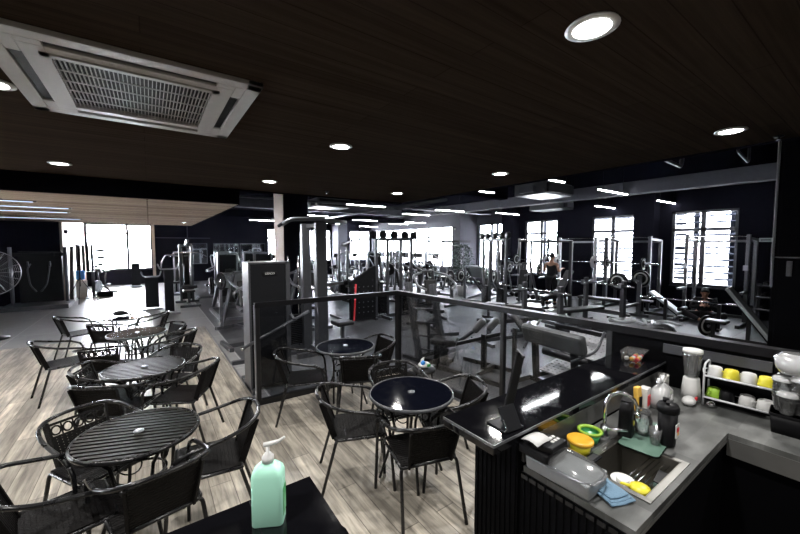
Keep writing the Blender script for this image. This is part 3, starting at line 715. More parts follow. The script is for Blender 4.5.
def plate_machine():
    t = thing('plate_loaded_machine', '', 'gym machine')
    b = B(); foot(b, (-.45, -.6, .04), (.45, -.6, .04)); foot(b, (-.35, .65, .04), (.35, .65, .04)); foot(b, (0, -.6, .04), (0, .65, .04)); b.beam((-.3, -.6, .05), (-.12, -.35, 1.35), .07); b.beam((.3, -.6, .05), (.12, -.35, 1.35), .07); b.beam((-.14, -.36, 1.32), (.14, -.36, 1.32), .06)
    b.beam((0, .12, .05), (0, .12, .42), .07); b.done('frame', 'steel', t, bev=.006)
    pad(t, (0, .12, .46), (.34, .38, .07)); pad(t, (0, -.14, .84), (.28, .07, .60), 'back_pad', rx=R(12))
    for sx in (-1, 1):
        B().tube(fil([(sx*.14, -.36, 1.30), (sx*.42, -.20, 1.25), (sx*.46, .30, 1.05), (sx*.30, .42, .98)], .12), .026, 8).done('press_arm', 'silver', t)
        plate(t, (sx*.52, -.18, 1.16), (1, 0, 0), .19, .035)
    return t
def leg_press():
    t = thing('leg_press_machine', '', 'gym machine')
    b = B()
    for sx in (-1, 1):
        foot(b, (sx*.36, -.95, .04), (sx*.36, .95, .04)); b.beam((sx*.32, -.75, .15), (sx*.32, .80, 1.22), .07); b.beam((sx*.34, .80, .05), (sx*.34, .80, 1.22), .07)
    foot(b, (-.36, -.95, .04), (.36, -.95, .04)); foot(b, (-.36, .95, .04), (.36, .95, .04)); b.beam((-.32, .8, 1.2), (.32, .8, 1.2), .06); b.beam((0, -.95, .05), (0, -.55, .30), .07)
    b.done('frame', 'silver', t, bev=.006)
    pad(t, (0, -.55, .36), (.42, .42, .08), rx=R(-10)); pad(t, (0, -.92, .66), (.42, .08, .66), 'back_pad', rx=R(32))
    B().box((0, .38, .98), (.62, .04, .46), rx=R(-34)).done('foot_plate', 'seat_l', t, bev=.006)
    for sx in (-1, 1):
        for dy in (.0, .05): plate(t, (sx*(.46+dy), .30, .86), (1, 0, 0), .22, .04)
        B().tube([(sx*.30, -.45, .42), (sx*.34, -.40, .58), (sx*.34, -.30, .62)], .016, 8).done('side_handle', 'black', t)
    return t
def rack(m='frame'):
    t = thing('squat_rack', '', 'gym rack')
    b = B()
    for sx in (-1, 1):
        upright(b, sx*.60, 0, 0, 2.2); upright(b, sx*.60, -.75, 0, 2.1); foot(b, (sx*.60, -1.0, .04), (sx*.60, .65, .04)); b.beam((sx*.60, 0, 2.12), (sx*.60, -.75, 2.08), .06)
    b.beam((-.6, -.75, 2.05), (.6, -.75, 2.05), .06); foot(b, (-.6, -1.0, .04), (.6, -1.0, .04)); b.done('frame', m, t, bev=.006)
    B().tube(fil([(-.62, 0, 2.15), (-.45, .0, 2.17), (.45, 0, 2.17), (.62, 0, 2.15)], .05), .018, 8).done('pull_up_bar', 'chrome' if m != 'frame' else 'black', t)
    for sx in (-1, 1):
        b = B(); b.bb(sx*.60-.05, sx*.60+.05, .04, .14, 1.34, 1.38); b.bb(sx*.60-.05, sx*.60+.05, .12, .15, 1.34, 1.46); b.done('bar_hook', 'silver', t)
        B().bb(sx*.60-.03, sx*.60+.03, .03, .5, .78, .84).done('safety_arm', m, t, bev=.004)
    return t
def barbell(parent_label, loc, rz, plates=((.225, .045),), L=2.2, white=False, group=None, ry=0):
    t = thing('barbell', parent_label, 'barbell', loc, rz, group)
    if ry: t.rotation_euler = Euler((0, ry, rz))
    B().cyl((-L/2+.4, 0, 0), (L/2-.4, 0, 0), .017, 8).done('bar', 'chrome', t)
    for sx in (-1, 1):
        B().cyl((sx*(L/2-.43), 0, 0), (sx*L/2, 0, 0), .025, 10).done('sleeve', 'chrome', t)
        x = L/2-.40
        for r_, w_ in plates: plate(t, (sx*(x+w_/2), 0, 0), (1, 0, 0), r_, w_, 'white' if white else 'black'); x += w_+.006
        if plates: B().cyl((sx*x, 0, 0), (sx*(x+.03), 0, 0), .04, 10).done('collar', 'black', t)
    return t
def bench(angle):
    t = thing('weight_bench', '', 'bench')
    b = B(); foot(b, (-.3, .55, .035), (.3, .55, .035), .07); foot(b, (-.3, -.6, .035), (.3, -.6, .035), .07); b.beam((0, -.6, .07), (0, .55, .07), .07); b.beam((0, .38, .07), (0, .38, .38), .07); b.beam((0, -.12, .07), (0, -.2, .38), .07)
    a = R(angle); yb, zb = -.10, .42
    b.beam((0, .5, .37), (0, -.15, .37), .06); b.beam((0, -.45, .08), (0, yb-.45*math.cos(a), zb-.05+.45*math.sin(a)), .05); b.done('frame', 'frame', t, bev=.005)
    pad(t, (0, .22, .43), (.30, .48, .07), 'seat_pad', 'pad', rx=R(-6) if angle else 0)
    pad(t, (0, yb-.44*math.cos(a), zb+.02+.44*math.sin(a)), (.30, .86, .07), 'back_pad', 'gpad' if angle else 'pad', rx=-a)
    return t
def press_bench():
    t = thing('bench_press_station', '', 'bench')
    b = B(); foot(b, (-.35, .75, .035), (.35, .75, .035), .07); b.beam((0, .75, .07), (0, -.75, .07), .07); b.beam((0, .6, .07), (0, .6, .4), .07)
    for sx in (-1, 1): b.beam((sx*.50, -.75, .0), (sx*.50, -.75, 1.12), .075, .10); foot(b, (sx*.50, -1.0, .035), (sx*.50, -.4, .035), .07)
    b.beam((-.5, -.75, .35), (.5, -.75, .35), .07); b.done('frame', 'steel', t, bev=.005)
    for sx in (-1, 1):
        b = B(); b.bb(sx*.50-.04, sx*.50+.04, -.75, -.60, .95, .99); b.bb(sx*.50-.04, sx*.50+.04, -.64, -.60, .95, 1.06); b.done('bar_hook', 'silver', t)
    pad(t, (0, 0, .43), (.30, 1.25, .08), 'bench_pad'); return t
def cable_tower():
    t = thing('cable_crossover_tower', '', 'gym machine')
    b = B()
    for x in (-.58, -.22, .22, .58): upright(b, x, 0, 0, 2.12, .07)
    b.beam((-.62, 0, 2.1), (.62, 0, 2.1), .08); foot(b, (-.62, 0, .04), (.62, 0, .04), .09); foot(b, (-.4, -.45, .04), (-.4, .45, .04)); foot(b, (.4, -.45, .04), (.4, .45, .04)); b.done('frame', 'steel', t, bev=.006)
    for x in (-.40, .40): stack(t, (x, 0, .14), 16, .24, .12)
    for x in (-.66, -.36, .0, .36, .66):
        b = B(); b.lathe([(0, -.03), (.11, -.03), (.09, 0), (.11, .03), (0, .03)], (x, 0, 2.22), (0, 1, 0), 16); b.bb(x-.02, x+.02, -.03, .03, 2.12, 2.24); b.done('pulley_head', 'black', t)
    for sx in (-1, 1):
        b = B(); b.cyl((sx*.74, 0, 2.18), (sx*.74, 0, 1.75), .006, 6); b.done('cable', 'black', t)
        B().tube([(sx*.74-.05, 0, 1.66), (sx*.74, 0, 1.75), (sx*.74+.05, 0, 1.66), (sx*.74-.05, 0, 1.66)], .010, 6).done('stirrup_handle', 'black', t)
    return t
def bike():
    t = thing('exercise_bike', '', 'exercise bike')
    b = B(); foot(b, (-.26, -.48, .03), (.26, -.48, .03), .06); foot(b, (-.26, .5, .03), (.26, .5, .03), .06); b.tube([(0, -.48, .05), (0, -.1, .30), (0, .25, .32), (0, .5, .05)], .032, 8); b.tube([(0, -.08, .28), (0, -.24, .86)], .028, 8); b.tube([(0, .22, .32), (0, .42, 1.0)], .03, 8); b.done('frame', 'frame', t)
    B().lathe([(0, -.025), (.20, -.025), (.235, -.035), (.235, .035), (.20, .025), (0, .025)], (0, .38, .34), (1, 0, 0), 28).done('flywheel', 'silver', t)
    B().prism([(-.07, -.36), (.07, -.36), (.09, -.26), (.03, -.08), (-.03, -.08), (-.09, -.26)], .86, .93).done('saddle', 'black', t, bev=.015)
    B().tube(fil([(-.20, .60, 1.14), (-.22, .42, 1.10), (-.05, .38, 1.02), (.05, .38, 1.02), (.22, .42, 1.10), (.20, .60, 1.14)], .06), .016, 8).done('handlebar', 'black', t)
    B().box((0, .46, 1.12), (.16, .03, .11), rx=R(-30)).done('console', 'black', t, bev=.006)
    for sx in (-1, 1): B().tube([(sx*.05, .02, .30), (sx*.09, .02+sx*.14, .30-sx*.08)], .012, 6).box((sx*.14, .02+sx*.14, .30-sx*.08), (.10, .08, .025)).done('pedal', 'black', t)
    return t
def elliptical():
    t = thing('cross_trainer', '', 'cross trainer')
    b = B(); foot(b, (-.28, -.7, .03), (.28, -.7, .03), .07); foot(b, (-.28, .65, .03), (.28, .65, .03), .07); b.beam((0, -.7, .06), (0, .65, .06), .09); b.beam((0, .45, .06), (0, .30, 1.35), .08); b.done('frame', 'steel', t, bev=.01)
    B().lathe([(0, -.06), (.26, -.06), (.29, 0), (.26, .06), (0, .06)], (0, .48, .38), (1, 0, 0), 26).done('drive_cover', 'silver', t)
    B().box((0, .28, 1.42), (.30, .05, .22), rx=R(-25)).done('console', 'black', t, bev=.015)
    for sx in (-1, 1):
        B().tube(fil([(sx*.26, .40, .42), (sx*.27, .32, 1.0), (sx*.25, .22, 1.30), (sx*.25, .05, 1.62)], .15), .018, 8).done('handle_arm', 'silver', t)
        B().box((sx*.16, -.15, .24+sx*.05), (.14, .42, .05), rx=R(8)).tube([(sx*.16, -.6, .12), (sx*.18, .40, .36)], .018, 8).done('foot_pedal', 'black', t)
    return t
def treadmill():
    t = thing('treadmill', '', 'treadmill')
    B().bb(-.40, .40, -.9, .8, .05, .20).done('deck', 'grey', t, bev=.03); B().bb(-.27, .27, -.88, .6, .198, .208).done('belt', 'black', t)
    for sx in (-1, 1): B().beam((sx*.38, .72, .1), (sx*.38, .58, 1.30), .06, .09).beam((sx*.38, .6, 1.02), (sx*.38, .05, .95), .05).done('upright_rail', 'silver', t, bev=.01)
    B().box((0, .58, 1.36), (.86, .10, .30), rx=R(-25)).done('console', 'black', t, bev=.03); B().box((0, .53, 1.38), (.30, .02, .18), rx=R(-25)).done('screen', 'grey', t)
    return t
def storage_rack():
    t = thing('dumbbell_rack', '', 'rack')
    for sx in (-1, 1):
        b = B(); b.beam((sx*.95, -.25, 0), (sx*.95, -.22, .95), .07); b.beam((sx*.95, .25, 0), (sx*.95, -.1, .95), .06); foot(b, (sx*.95, -.3, .03), (sx*.95, .3, .03), .06); b.done('side_frame', 'steel', t)
    for z, y in ((.32, .12), (.62, .0), (.90, -.12)): B().box((0, y, z), (1.9, .24, .03), rx=R(15)).done('shelf', 'silver', t)
    return t
DB = []
def dumbbells(loc, rz, label, group):
    mw = Matrix.Translation(loc) @ Matrix.Rotation(rz, 4, 'Z')
    for z, y in ((.32, .12), (.62, .0), (.90, -.12)):
        for k in range(8):
            p = mw @ Vector((-.80+k*.228, y, z+.078))
            if not DB:
                o = B()
                for s in (-1, 1): o.lathe([(0, s*.07-.035), (.05, s*.07-.035), (.06, s*.07-.02), (.06, s*.07+.02), (.05, s*.07+.035), (0, s*.07+.035)], (0, 0, 0), (0, 1, 0), 12)
                o.cyl((0, -.05, 0), (0, .05, 0), .015, 8); DB.append(o.done('dumbbell', 'black')); d = DB[0]
            else: d = DB[0].copy(); COL.objects.link(d)
            d.location = p; d.rotation_euler = (0, 0, rz); tag(d, label.replace('dumbbell on the', 'dumbbell on ' + {.32: 'bottom', .62: 'middle', .90: 'top'}[z] + ' shelf of the'), 'dumbbell', group)
K = dict(lat=Kit(lat_machine), press=Kit(lambda: shroud_machine('press')), leg=Kit(lambda: shroud_machine('leg')), fly=Kit(lambda: shroud_machine('fly')), pl=Kit(plate_machine), lp=Kit(leg_press),
         rk=Kit(lambda: rack('steel')), wr=Kit(lambda: rack('whitep')), inc=Kit(lambda: bench(58)), flat=Kit(lambda: bench(0)), pb=Kit(press_bench), ct=Kit(cable_tower), bk=Kit(bike), el=Kit(elliptical), tm=Kit(treadmill))
def put(k, x, y, deg, lb, g=None): return K[k]((x, y, 0), R(deg), lb, g)

def sit_up(loc, rz, label, run, rise):
    t = thing('sit_up_bench', label, 'bench', loc, rz)
    b = B(); foot(b, (-.28, -.15, .035), (.28, -.15, .035), .07); foot(b, (-.28, run+.25, .035), (.28, run+.25, .035), .07); b.beam((0, -.15, .06), (0, run+.25, .06), .07); b.beam((0, run*.45, .06), (0, run*.45, .14+rise*.45), .06); b.beam((0, run+.2, .06), (0, run+.2, .36), .06); b.done('frame', 'frame', t, bev=.005)
    o = B().beam((0, -.05, .17), (0, run, .17+rise), .30, .07).done('long_pad', 'seat_l', t, bev=.02); B().beam((0, -.03, .125), (0, run, .125+rise), .28, .03).done('pad_board', 'black', t)
    pad(t, (0, run+.14, .38), (.30, .34, .06), 'seat_pad')
    B().cyl((-.25, -.10, .30), (.25, -.10, .30), .045, 12).done('foot_roller', 'pad', t); return t
# ---- nearest: tall weight cabinet behind the left end of the glass
t = thing('weight_stack_machine', 'tall grey weight cabinet with a small white badge behind the glass end', 'gym machine', (1.29, 4.86, 0))
B().bb(-.24, .22, .0, .34, .05, 1.70).done('weight_cabinet', 'grey', t, bev=.012)
b = B(); b.bb(-.26, -.235, -.01, .36, 0, 1.72); b.bb(.22, .28, -.01, .12, 0, 1.72); b.bb(-.26, .28, -.01, .36, 1.70, 1.725); b.done('frame_edge', 'steel', t, bev=.003)
bd = B().prismx([(-.012, 1.545), (-.002, 1.545), (-.002, 1.595), (-.012, 1.595)], -.08, .10).done('name_badge', 'black', t, bev=.004)
def text(s, name, parent, loc, rot, size, m, ext=.001):
    c = bpy.data.curves.new(name, 'FONT'); c.body = s; c.size = size; c.extrude = ext; c.align_x = 'CENTER'; c.align_y = 'CENTER'; c.materials.append(M[m])
    tmp = bpy.data.objects.new(name+'_curve', c); COL.objects.link(tmp); bpy.context.view_layer.update()
    me = bpy.data.meshes.new_from_object(tmp.evaluated_get(bpy.context.evaluated_depsgraph_get())); bpy.data.objects.remove(tmp)
    if not me.materials: me.materials.append(M[m])
    o = bpy.data.objects.new(name, me); COL.objects.link(o); o.parent = parent; o.location = loc; o.rotation_euler = rot; return o
text('LEXCO', 'badge_lettering', bd, (.01, -.0135, 1.57), (R(90), 0, 0), .038, 'white')
b = B(); b.bb(-.26, -.20, -.1, .6, 0, .05); b.bb(.2, .28, -.1, 1.5, 0, .06); b.bb(-.26, 1.0, 1.3, 1.38, 0, .06); b.done('base_rail', 'steel', t)
lv = B().tube([(-.37, -.16, .66), (.50, -.12, 1.03)], .022, 10).beam((.28, .02, .98), (.28, -.15, .935), .04).done('lever_arm', 'steel', t)
B().tube([(-.40, -.161, .648), (-.37, -.16, .66)], .026, 10).done('chrome_cap', 'chrome', lv)
# tower with two posts and curved top handles
t = thing('pull_up_tower', 'tall grey two post tower with curved grips on top', 'gym machine', (2.36, 5.9, 0))
b = B(); b.prismx([(-.07, 0), (.10, 0), (.06, 2.34), (-.04, 2.34)], .0, .20); b.done('front_post', 'steel', t, bev=.01)
b = B(); b.prismx([(.45, 0), (.62, 0), (.60, 2.34), (.48, 2.34)], -.06, .10); b.done('rear_post', 'steel', t, bev=.01)
B().tube(fil([(-.52, .1, 2.30), (-.42, .02, 2.38), (-.05, .0, 2.40), (.35, .05, 2.38), (.60, .0, 2.36)], .12), .034, 10).done('curved_grip', 'silver', t)
B().tube(fil([(-.40, .75, 2.30), (-.30, .55, 2.40), (.20, .5, 2.42), (.65, .6, 2.38)], .12), .034, 10).done('curved_grip', 'black', t)
b = B(); b.beam((.1, -.0, 2.30), (.05, .52, 2.30), .06); b.done('top_brace', 'steel', t); b = B(); foot(b, (-.35, .0, .04), (.9, .0, .04), .09); foot(b, (-.35, .55, .04), (.9, .55, .04), .09); foot(b, (.1, 0, .04), (.1, .9, .04), .08); b.done('base_frame', 'steel', t, bev=.005); B().beam((.1, .0, 1.25), (.55, .05, 1.25), .05).done('side_brace', 'steel', t)
stack(t, (-.22, .53, .14), 16, .26, .12)
pad(t, (.55, .1, .50), (.34, .34, .08)); B().beam((.55, .1, .05), (.55, .1, .47), .06).done('seat_post', 'steel', t)
B().tube(fil([(.1, .05, 1.0), (.35, -.1, 1.08), (.55, -.1, 1.02), (.62, -.02, .95)], .06), .024, 8).done('lever_arm', 'silver', t)
# machine with slanted black guard and red strap
t = thing('guarded_machine', 'black slant topped machine guard with dotted holes and a red strap', 'gym machine', (4.02, 7.8, 0))
b = B(); bm = b.bm
poly = [(0, .05), (.72, .05), (.72, 1.42), (.55, 1.36), (0, 1.02)]
vs0 = [bm.verts.new((x, 0, z)) for x, z in poly]; vs1 = [bm.verts.new((x, .10, z)) for x, z in poly]
bm.faces.new(vs0); bm.faces.new(vs1[::-1])
for i in range(5): bm.faces.new((vs0[i], vs1[i], vs1[(i+1) % 5], vs0[(i+1) % 5]))
b.done('guard_panel', 'grey', t, bev=.008)
h = B()
for i in range(5):
    for j in range(6): h.cyl((.10+i*.13, -.004, .25+j*.13), (.10+i*.13, .001, .25+j*.13), .012, 8)
h.done('perforations', 'silver', t)
B().beam((.13, -.02, .98), (.06, -.05, .08), .045, .010).done('hanging_strap', 'red', t)
b = B(); foot(b, (0, .3, .04), (.8, .3, .04)); foot(b, (0, .0, .03), (0, 1.2, .03), .06); foot(b, (.75, .0, .03), (.75, 1.2, .03), .06); b.done('base_frame', 'steel', t)
pad(t, (.35, .7, .48), (.36, .4, .08)); B().beam((.35, .7, .03), (.35, .7, .45), .06).done('seat_post', 'steel', t)
# cable crossover towers, linking beam
K['ct']((5.45, 8.0, 0), R(0), 'cable tower with round pulley heads left of the potted tree')
t2 = K['ct']((8.6, 7.2, 0), R(75), 'cable tower with round pulley heads right of the potted tree')
tag(B().beam((6.25, 8.0, 2.06), (8.35, 7.98, 2.06), .06).tube([(6.6, 8, 2.02), (6.6, 8, 1.93), (8.1, 8, 1.93), (8.1, 8, 2.02)], .015, 6).done('crossover_beam', 'frame'), 'long dark bar linking the two cable towers at the top', 'beam')
tag(B().beam((8.75, 6.42, 2.06), (8.9, 4.95, 2.04), .05).beam((8.9, 4.95, 0), (8.9, 4.95, 2.06), .07).beam((8.6, 4.95, .03), (9.2, 4.95, .03), .06).done('crossover_arm', 'frame'), 'dark top bar and post right of the second cable tower', 'beam')
# ladder-like A frame right behind the glass corner
t = thing('plate_rack_frame', 'dark leaning two rail frame with rungs behind the glass corner', 'gym rack', (3.62, 4.45, 0))
B().beam((.0, .12, .03), (.0, .45, 1.30), .07, .11).done('rail', 'steel', t, bev=.006); B().beam((.18, -.33, .03), (.18, .02, 1.30), .07, .11).done('rail', 'steel', t, bev=.006)
for k in range(5):
    z = .22+k*.22; f_ = z/1.3; B().cyl((-.02, .12+.33*f_, z), (.22, -.33+.35*f_, z), .018, 8).done('rung', 'steel', t)
b = B(); foot(b, (-.05, .5, .03), (.0, .05, .03), .06); foot(b, (.1, .1, .03), (.2, -.36, .03), .06); foot(b, (0, .3, .03), (.8, .3, .03), .06); b.done('base_rail', 'frame', t)
B().tube(fil([(.35, .30, .0), (.35, .30, .62), (.55, .30, .70), (.75, .30, .6)], .08), .028, 8).done('curved_stand', 'steel', t)
# preacher curl bench
t = thing('preacher_curl_bench', 'black preacher curl bench with two small elbow pads', 'bench', (4.08, 3.70, 0), R(12))
b = B(); foot(b, (-.32, .55, .035), (-.32, -.55, .035), .07); foot(b, (-.65, .55, .035), (.10, .55, .035), .07); foot(b, (.32, .45, .035), (.32, -.55, .035), .07); foot(b, (-.32, -.1, .035), (.32, -.1, .035), .07)
b.beam((-.32, .55, .05), (-.32, .55, .42), .07); b.beam((0, -.1, .05), (0, -.1, .60), .07); b.beam((-.28, .4, .38), (.15, -.3, .62), .08, .05); b.beam((.3, -.45, .05), (.3, -.45, .70), .06); b.done('frame', 'frame', t, bev=.006)
pad(t, (-.25, .45, .45), (.34, .40, .09), rz=R(25))
pad(t, (-.06, -.05, .74), (.20, .10, .24), 'elbow_pad', 'gpad', rx=R(40), rz=R(30)); pad(t, (.16, -.16, .74), (.24, .10, .24), 'elbow_pad', 'gpad', rx=R(40), rz=R(30))
B().tube([(-.1, .28, .44), (.05, .0, .70)], .03, 8).done('pad_arm', 'steel', t)
b = B(); b.tube([(.22, -.62, .72), (.30, -.45, .86), (.44, -.30, .86)], .05, 10); b.done('roller_pad', 'pad', t)
# big seated machine by the bar
t = thing('back_extension_machine', 'black machine with long grey pad and diamond foot plates behind the bar', 'gym machine', (4.45, 2.65, 0), R(-95))
pad(t, (.05, -.15, .72), (.92, .12, .26), 'long_pad', 'gpad', rx=R(18))
b = B(); foot(b, (-.42, -.3, .035), (-.42, .9, .035), .07); foot(b, (.42, -.3, .035), (.42, .9, .035), .07); foot(b, (-.42, .0, .035), (.42, 0, .035), .07); b.beam((-.3, .0, .05), (-.3, -.05, .62), .07); b.beam((.3, .0, .05), (.3, -.05, .62), .07); b.beam((-.42, .85, .04), (-.42, .6, .75), .06); b.beam((.42, .85, .04), (.42, .6, .75), .06); b.beam((-.42, .6, .72), (.42, .6, .72), .06); b.done('frame', 'frame', t, bev=.006)
dm = mat('diamond_plate', (.42, .42, .43), .35, .6, bump=.9, bscale=45)
def diamond(c, d, rx):
    o = B().box(c, d, rx=rx).done('foot_plate', dm, t)
    g = B()
    for i in range(8):
        for j in range(8):
            p = Vector(((i-3.5)*d[0]/8.5, (j-3.5)*d[1]/8.5, d[2]/2+.002)); p.rotate(Euler((rx, 0, 0))); g.box(Vector(c)+p, (.028, .008, .005), rz=R(45 if (i+j) % 2 else -45), rx=rx)
    g.done('raised_tread', 'steel', o)
diamond((0, .30, .22), (.60, .50, .02), R(14)); diamond((0, .70, .52), (.60, .42, .02), R(62))
for sx in (-1, 1): B().tube(fil([(sx*.36, -.2, .5), (sx*.5, .1, .62), (sx*.48, .3, .84)], .08), .018, 8).done('side_handle', 'steel', t)
b = B(); b.tube([(-.35, .22, .40), (.35, .22, .40)], .055, 12); b.done('shin_roller', 'pad', t)
# bench at the right with raised back
sit_up((9.5, 1.40, 0), 0, 'bench with tall steep pale pad at the right', .60, .92)
t = thing('weight_plate', 'lone black plate standing by the coiled rods pile', 'weight plate', (9.75, 2.35, .225)); plate(t, (0, 0, 0), (.5, 1, 0), .225, .045)
# grey duffel / cushions box and battle ropes before the rail
t = thing('plyometric_box', 'black padded box among the ropes beyond the rail', 'box', (8.35, 2.75, 0), R(20))
pad(t, (0, 0, .2), (.75, .5, .40), 'padded_body'); B().box((0, -.252, .22), (.18, .01, .10)).done('handle_slot', 'grey', t)
for k in range(3):
    pts = [(7.55+.18*k+.5*u+.05*math.sin(u*9+k), 3.35-.28*k-.25*u+.12*math.sin(u*7+k*2), .42+.02*math.sin(u*11)) for u in [i/24 for i in range(25)]]
    o = B().tube(pts, .026, 8).done('battle_rope', 'seat_l'); tag(o, ['thick pale rope lying on the platform, upper one', 'thick pale rope lying on the platform, middle one', 'thick pale rope lying on the platform, nearest one'][k], 'rope', 'thick pale ropes')
t = thing('exercise_platform', 'low dark padded platform under the pale ropes', 'platform', (7.95, 3.1, 0), R(-25)); B().bb(-.55, .25, -.5, .5, .05, .385).done('top_pad', 'pad', t, bev=.03); B().bb(-.5, .2, -.45, .45, 0, .05).done('base', 'frame', t)
# bench presses in the middle with long bright bars
put('pb', 6.05, 4.55, 78, 'bench press station nearest behind the rail', 'bench press stations'); barbell('empty barbell on the bench press nearest the rail', (6.79, 4.70, 1.0), R(78), ())
put('pb', 8.35, 4.35, 78, 'bench press station in the middle of the gym', 'bench press stations'); barbell('empty barbell on the middle bench press', (9.09, 4.50, 1.0), R(78), (), ry=R(0))
# the loaded bar before the louvred window
put('pb', 10.4, 4.86, 0, 'bench press station holding the loaded barbell', 'bench press stations')
t = barbell('barbell loaded with big ringed plates before the louvred window', (10.4, 4.15, 1.025), 0, ((.225, .05), (.20, .03)), 2.1)
sit_up((11.3, 3.35, 0), 0, 'sit up bench with sloping bluish pad beyond the pale ropes', .62, .50)
barbell('empty barbell lying low in front of the sitting person', (10.5, 2.85, .62), R(95), (), 2.1)
b = thing('barbell_cradle', 'low black cradle holding the barbell before the sitting person', 'rack', (10.5, 2.85, 0), R(95))
for sx in (-1, 1):
    q = B(); q.bb(sx*.5-.03, sx*.5+.03, -.04, .04, 0, .60); q.bb(sx*.5-.04, sx*.5+.04, -.2, .2, 0, .05); q.done('stand', 'frame', b)
# racks along the window wall
put('rk', 11.6, 4.75, 90, 'grey squat rack before the second louvred window', 'squat racks by the windows'); put('wr', 11.6, 6.25, 90, 'white squat rack between the person and the second window', 'squat racks by the windows')
put('rk', 11.75, 2.75, 90, 'dark squat rack before the rightmost window', 'squat racks by the windows'); put('rk', 11.6, 7.9, 90, 'grey squat rack left of the standing person', 'squat racks by the windows')
barbell('barbell with white plates racked right of the standing person', (11.47, 6.25, 1.41), R(90), ((.20, .035),), 2.0, True)
barbell('barbell with dark plates racked left of the standing person', (11.47, 7.9, 1.41), R(90), ((.20, .035),), 2.0)
barbell('barbell with dark plates on the rack before the second window', (11.47, 4.75, 1.41), R(90), ((.17, .035),), 1.75)
# dumbbell racks and benches
SR = Kit(storage_rack)
for loc_, rz_, lb, dl, gp in (((12.6, 1.15, 0), R(90), 'dumbbell rack on the dark wall behind the raised bench', 'small black dumbbell on the rack at the far right wall', 'dumbbells on the far right rack'),
        ((10.9, 10.6, 0), R(110), 'dumbbell rack near the dark window pier', 'small black dumbbell on the rack near the dark window pier', 'dumbbells on the pier rack'),
        ((9.6, 11.9, 0), R(180), 'dumbbell rack before the big grey pier', 'small black dumbbell on the rack before the big grey pier', 'dumbbells on the rear rack')):
    SR(loc_, rz_, lb, 'dumbbell racks'); dumbbells(loc_, rz_, dl, gp)
put('flat', 7.3, 5.8, 20, 'flat bench between cable tower and bench press'); put('flat', 10.9, .9, 80, 'flat bench beside the raised bench at the far right'); put('inc', 9.9, 6.0, 70, 'raised bench in front of the white rack'); None
put('pb', 7.0, 8.6, 100, 'bench press station before the potted tree', 'bench press stations'); barbell('barbell with round plates on the station before the potted tree', (7.74, 8.47, 1.0), R(100), ((.2, .04),), 2.0)
for k in range(7):
    t = thing('kettlebell', 'small kettlebell in the row by the dark window pier, %s' % ['first', 'second', 'third', 'fourth', 'fifth', 'sixth', 'seventh'][k], 'kettlebell', (11.2-.02*k, 8.9-.24*k-.4, 0), 0, 'kettlebell row')
    B().ball((0, 0, .10), .10, (1, 1, .95), 12).done('bell', 'black', t); B().tube(fil([(-.06, 0, .16), (-.055, 0, .26), (.055, 0, .26), (.06, 0, .16)], .03), .014, 8).done('handle', 'silver', t)
# machines in the middle and rear
MG = 'plate loaded machines'
for k, x, y, d, lb, g in [
    ('pl', 6.9, 9.6, 200, 'machine with curved chrome arms right of the first cable tower', MG), ('pl', 8.2, 10.1, 190, 'machine with curved chrome arms left of the potted tree', MG), ('lp', 9.9, 8.8, 110, 'leg press with pale foot plate behind the second cable tower', None),
 ('pl', 10.1, 7.3, 100, 'plate machine behind the second cable tower', MG), ('pl', 5.3, 6.2, 160, 'plate machine in front of the first cable tower', MG),
    ('fly', 7.4, 11.7, 180, 'butterfly machine in front of the long window', None), ('press', 9.9, 13.6, 200, 'chest press machine by the big grey pier', None), ('lat', 5.9, 11.5, 180, 'lat pulldown deep behind the first cable tower', None), ('pl', 4.5, 11.7, 170, 'plate machine deep behind the first cable tower', MG),
    ('fly', 10.9, 12.2, 210, 'butterfly machine against the big grey pier', None), ('pl', 11.6, 9.3, 120, 'plate machine before the dark window pier', MG)]:
    put(k, x, y, d, lb, g)
names = ['nearest', 'second', 'third', 'fourth', 'fifth', 'sixth', 'seventh', 'eighth']
for i in range(6): put('bk', 5.0+.78*i, 12.9+.25*i, 188, 'exercise bike, %s from the left in the front bike row' % ['first', 'second', 'third', 'fourth', 'fifth', 'sixth'][i], 'exercise bikes')
for i in range(6): put('bk', 4.5+.85*i, 14.9, 180, 'exercise bike, %s from the left in the rear bike row' % ['first', 'second', 'third', 'fourth', 'fifth', 'sixth'][i], 'exercise bikes')
for i in range(6): put('el', 4.6+1.05*i, 16.9, 180, 'cross trainer, %s from the left behind the bikes' % ['first', 'second', 'third', 'fourth', 'fifth', 'sixth'][i], 'cross trainers')
for i in range(5): put('tm', 12.0-.1, 14.6+1.35*i, -90, 'treadmill facing the long window, %s from the grey pier' % ['first', 'second', 'third', 'fourth', 'fifth'][i], 'treadmills')
# ---- left zone machines seen over the cafe
put('lat', 1.0, 13.4, 180, 'lat pulldown machine beside the far window light'); put('fly', .9, 16.6, 160, 'machine with silver arms nearest the far window')
for i, (k, x, y, d) in enumerate([('press', 1.9, 14.7, 90), ('leg', 2.2, 12.6, 185), ('fly', 2.5, 15.8, 180), ('press', 3.3, 14.2, 180), ('leg', 3.4, 12.95, 180)]):
    put(k, x, y, d, 'cabinet machine in the left gym group, %s' % ['beside the aisle', 'in front by the leg presses', 'farthest back', 'behind the square column line', 'nearest the square column'][i], None)
put('lp', 1.80, 10.9, 180, 'leg press nearest the aisle in the left group'); put('lp', 3.05, 11.1, 180, 'leg press beside the square column'); None
put('pl', 1.80, 8.55, 200, 'black plate machine at the aisle behind the tall weight cabinet', MG); put('pl', 3.1, 8.3, 180, 'plate machine left of the square column front', MG)
put('pl', 1.78, 7.35, 95, 'plate machine directly behind the tall weight cabinet', MG)
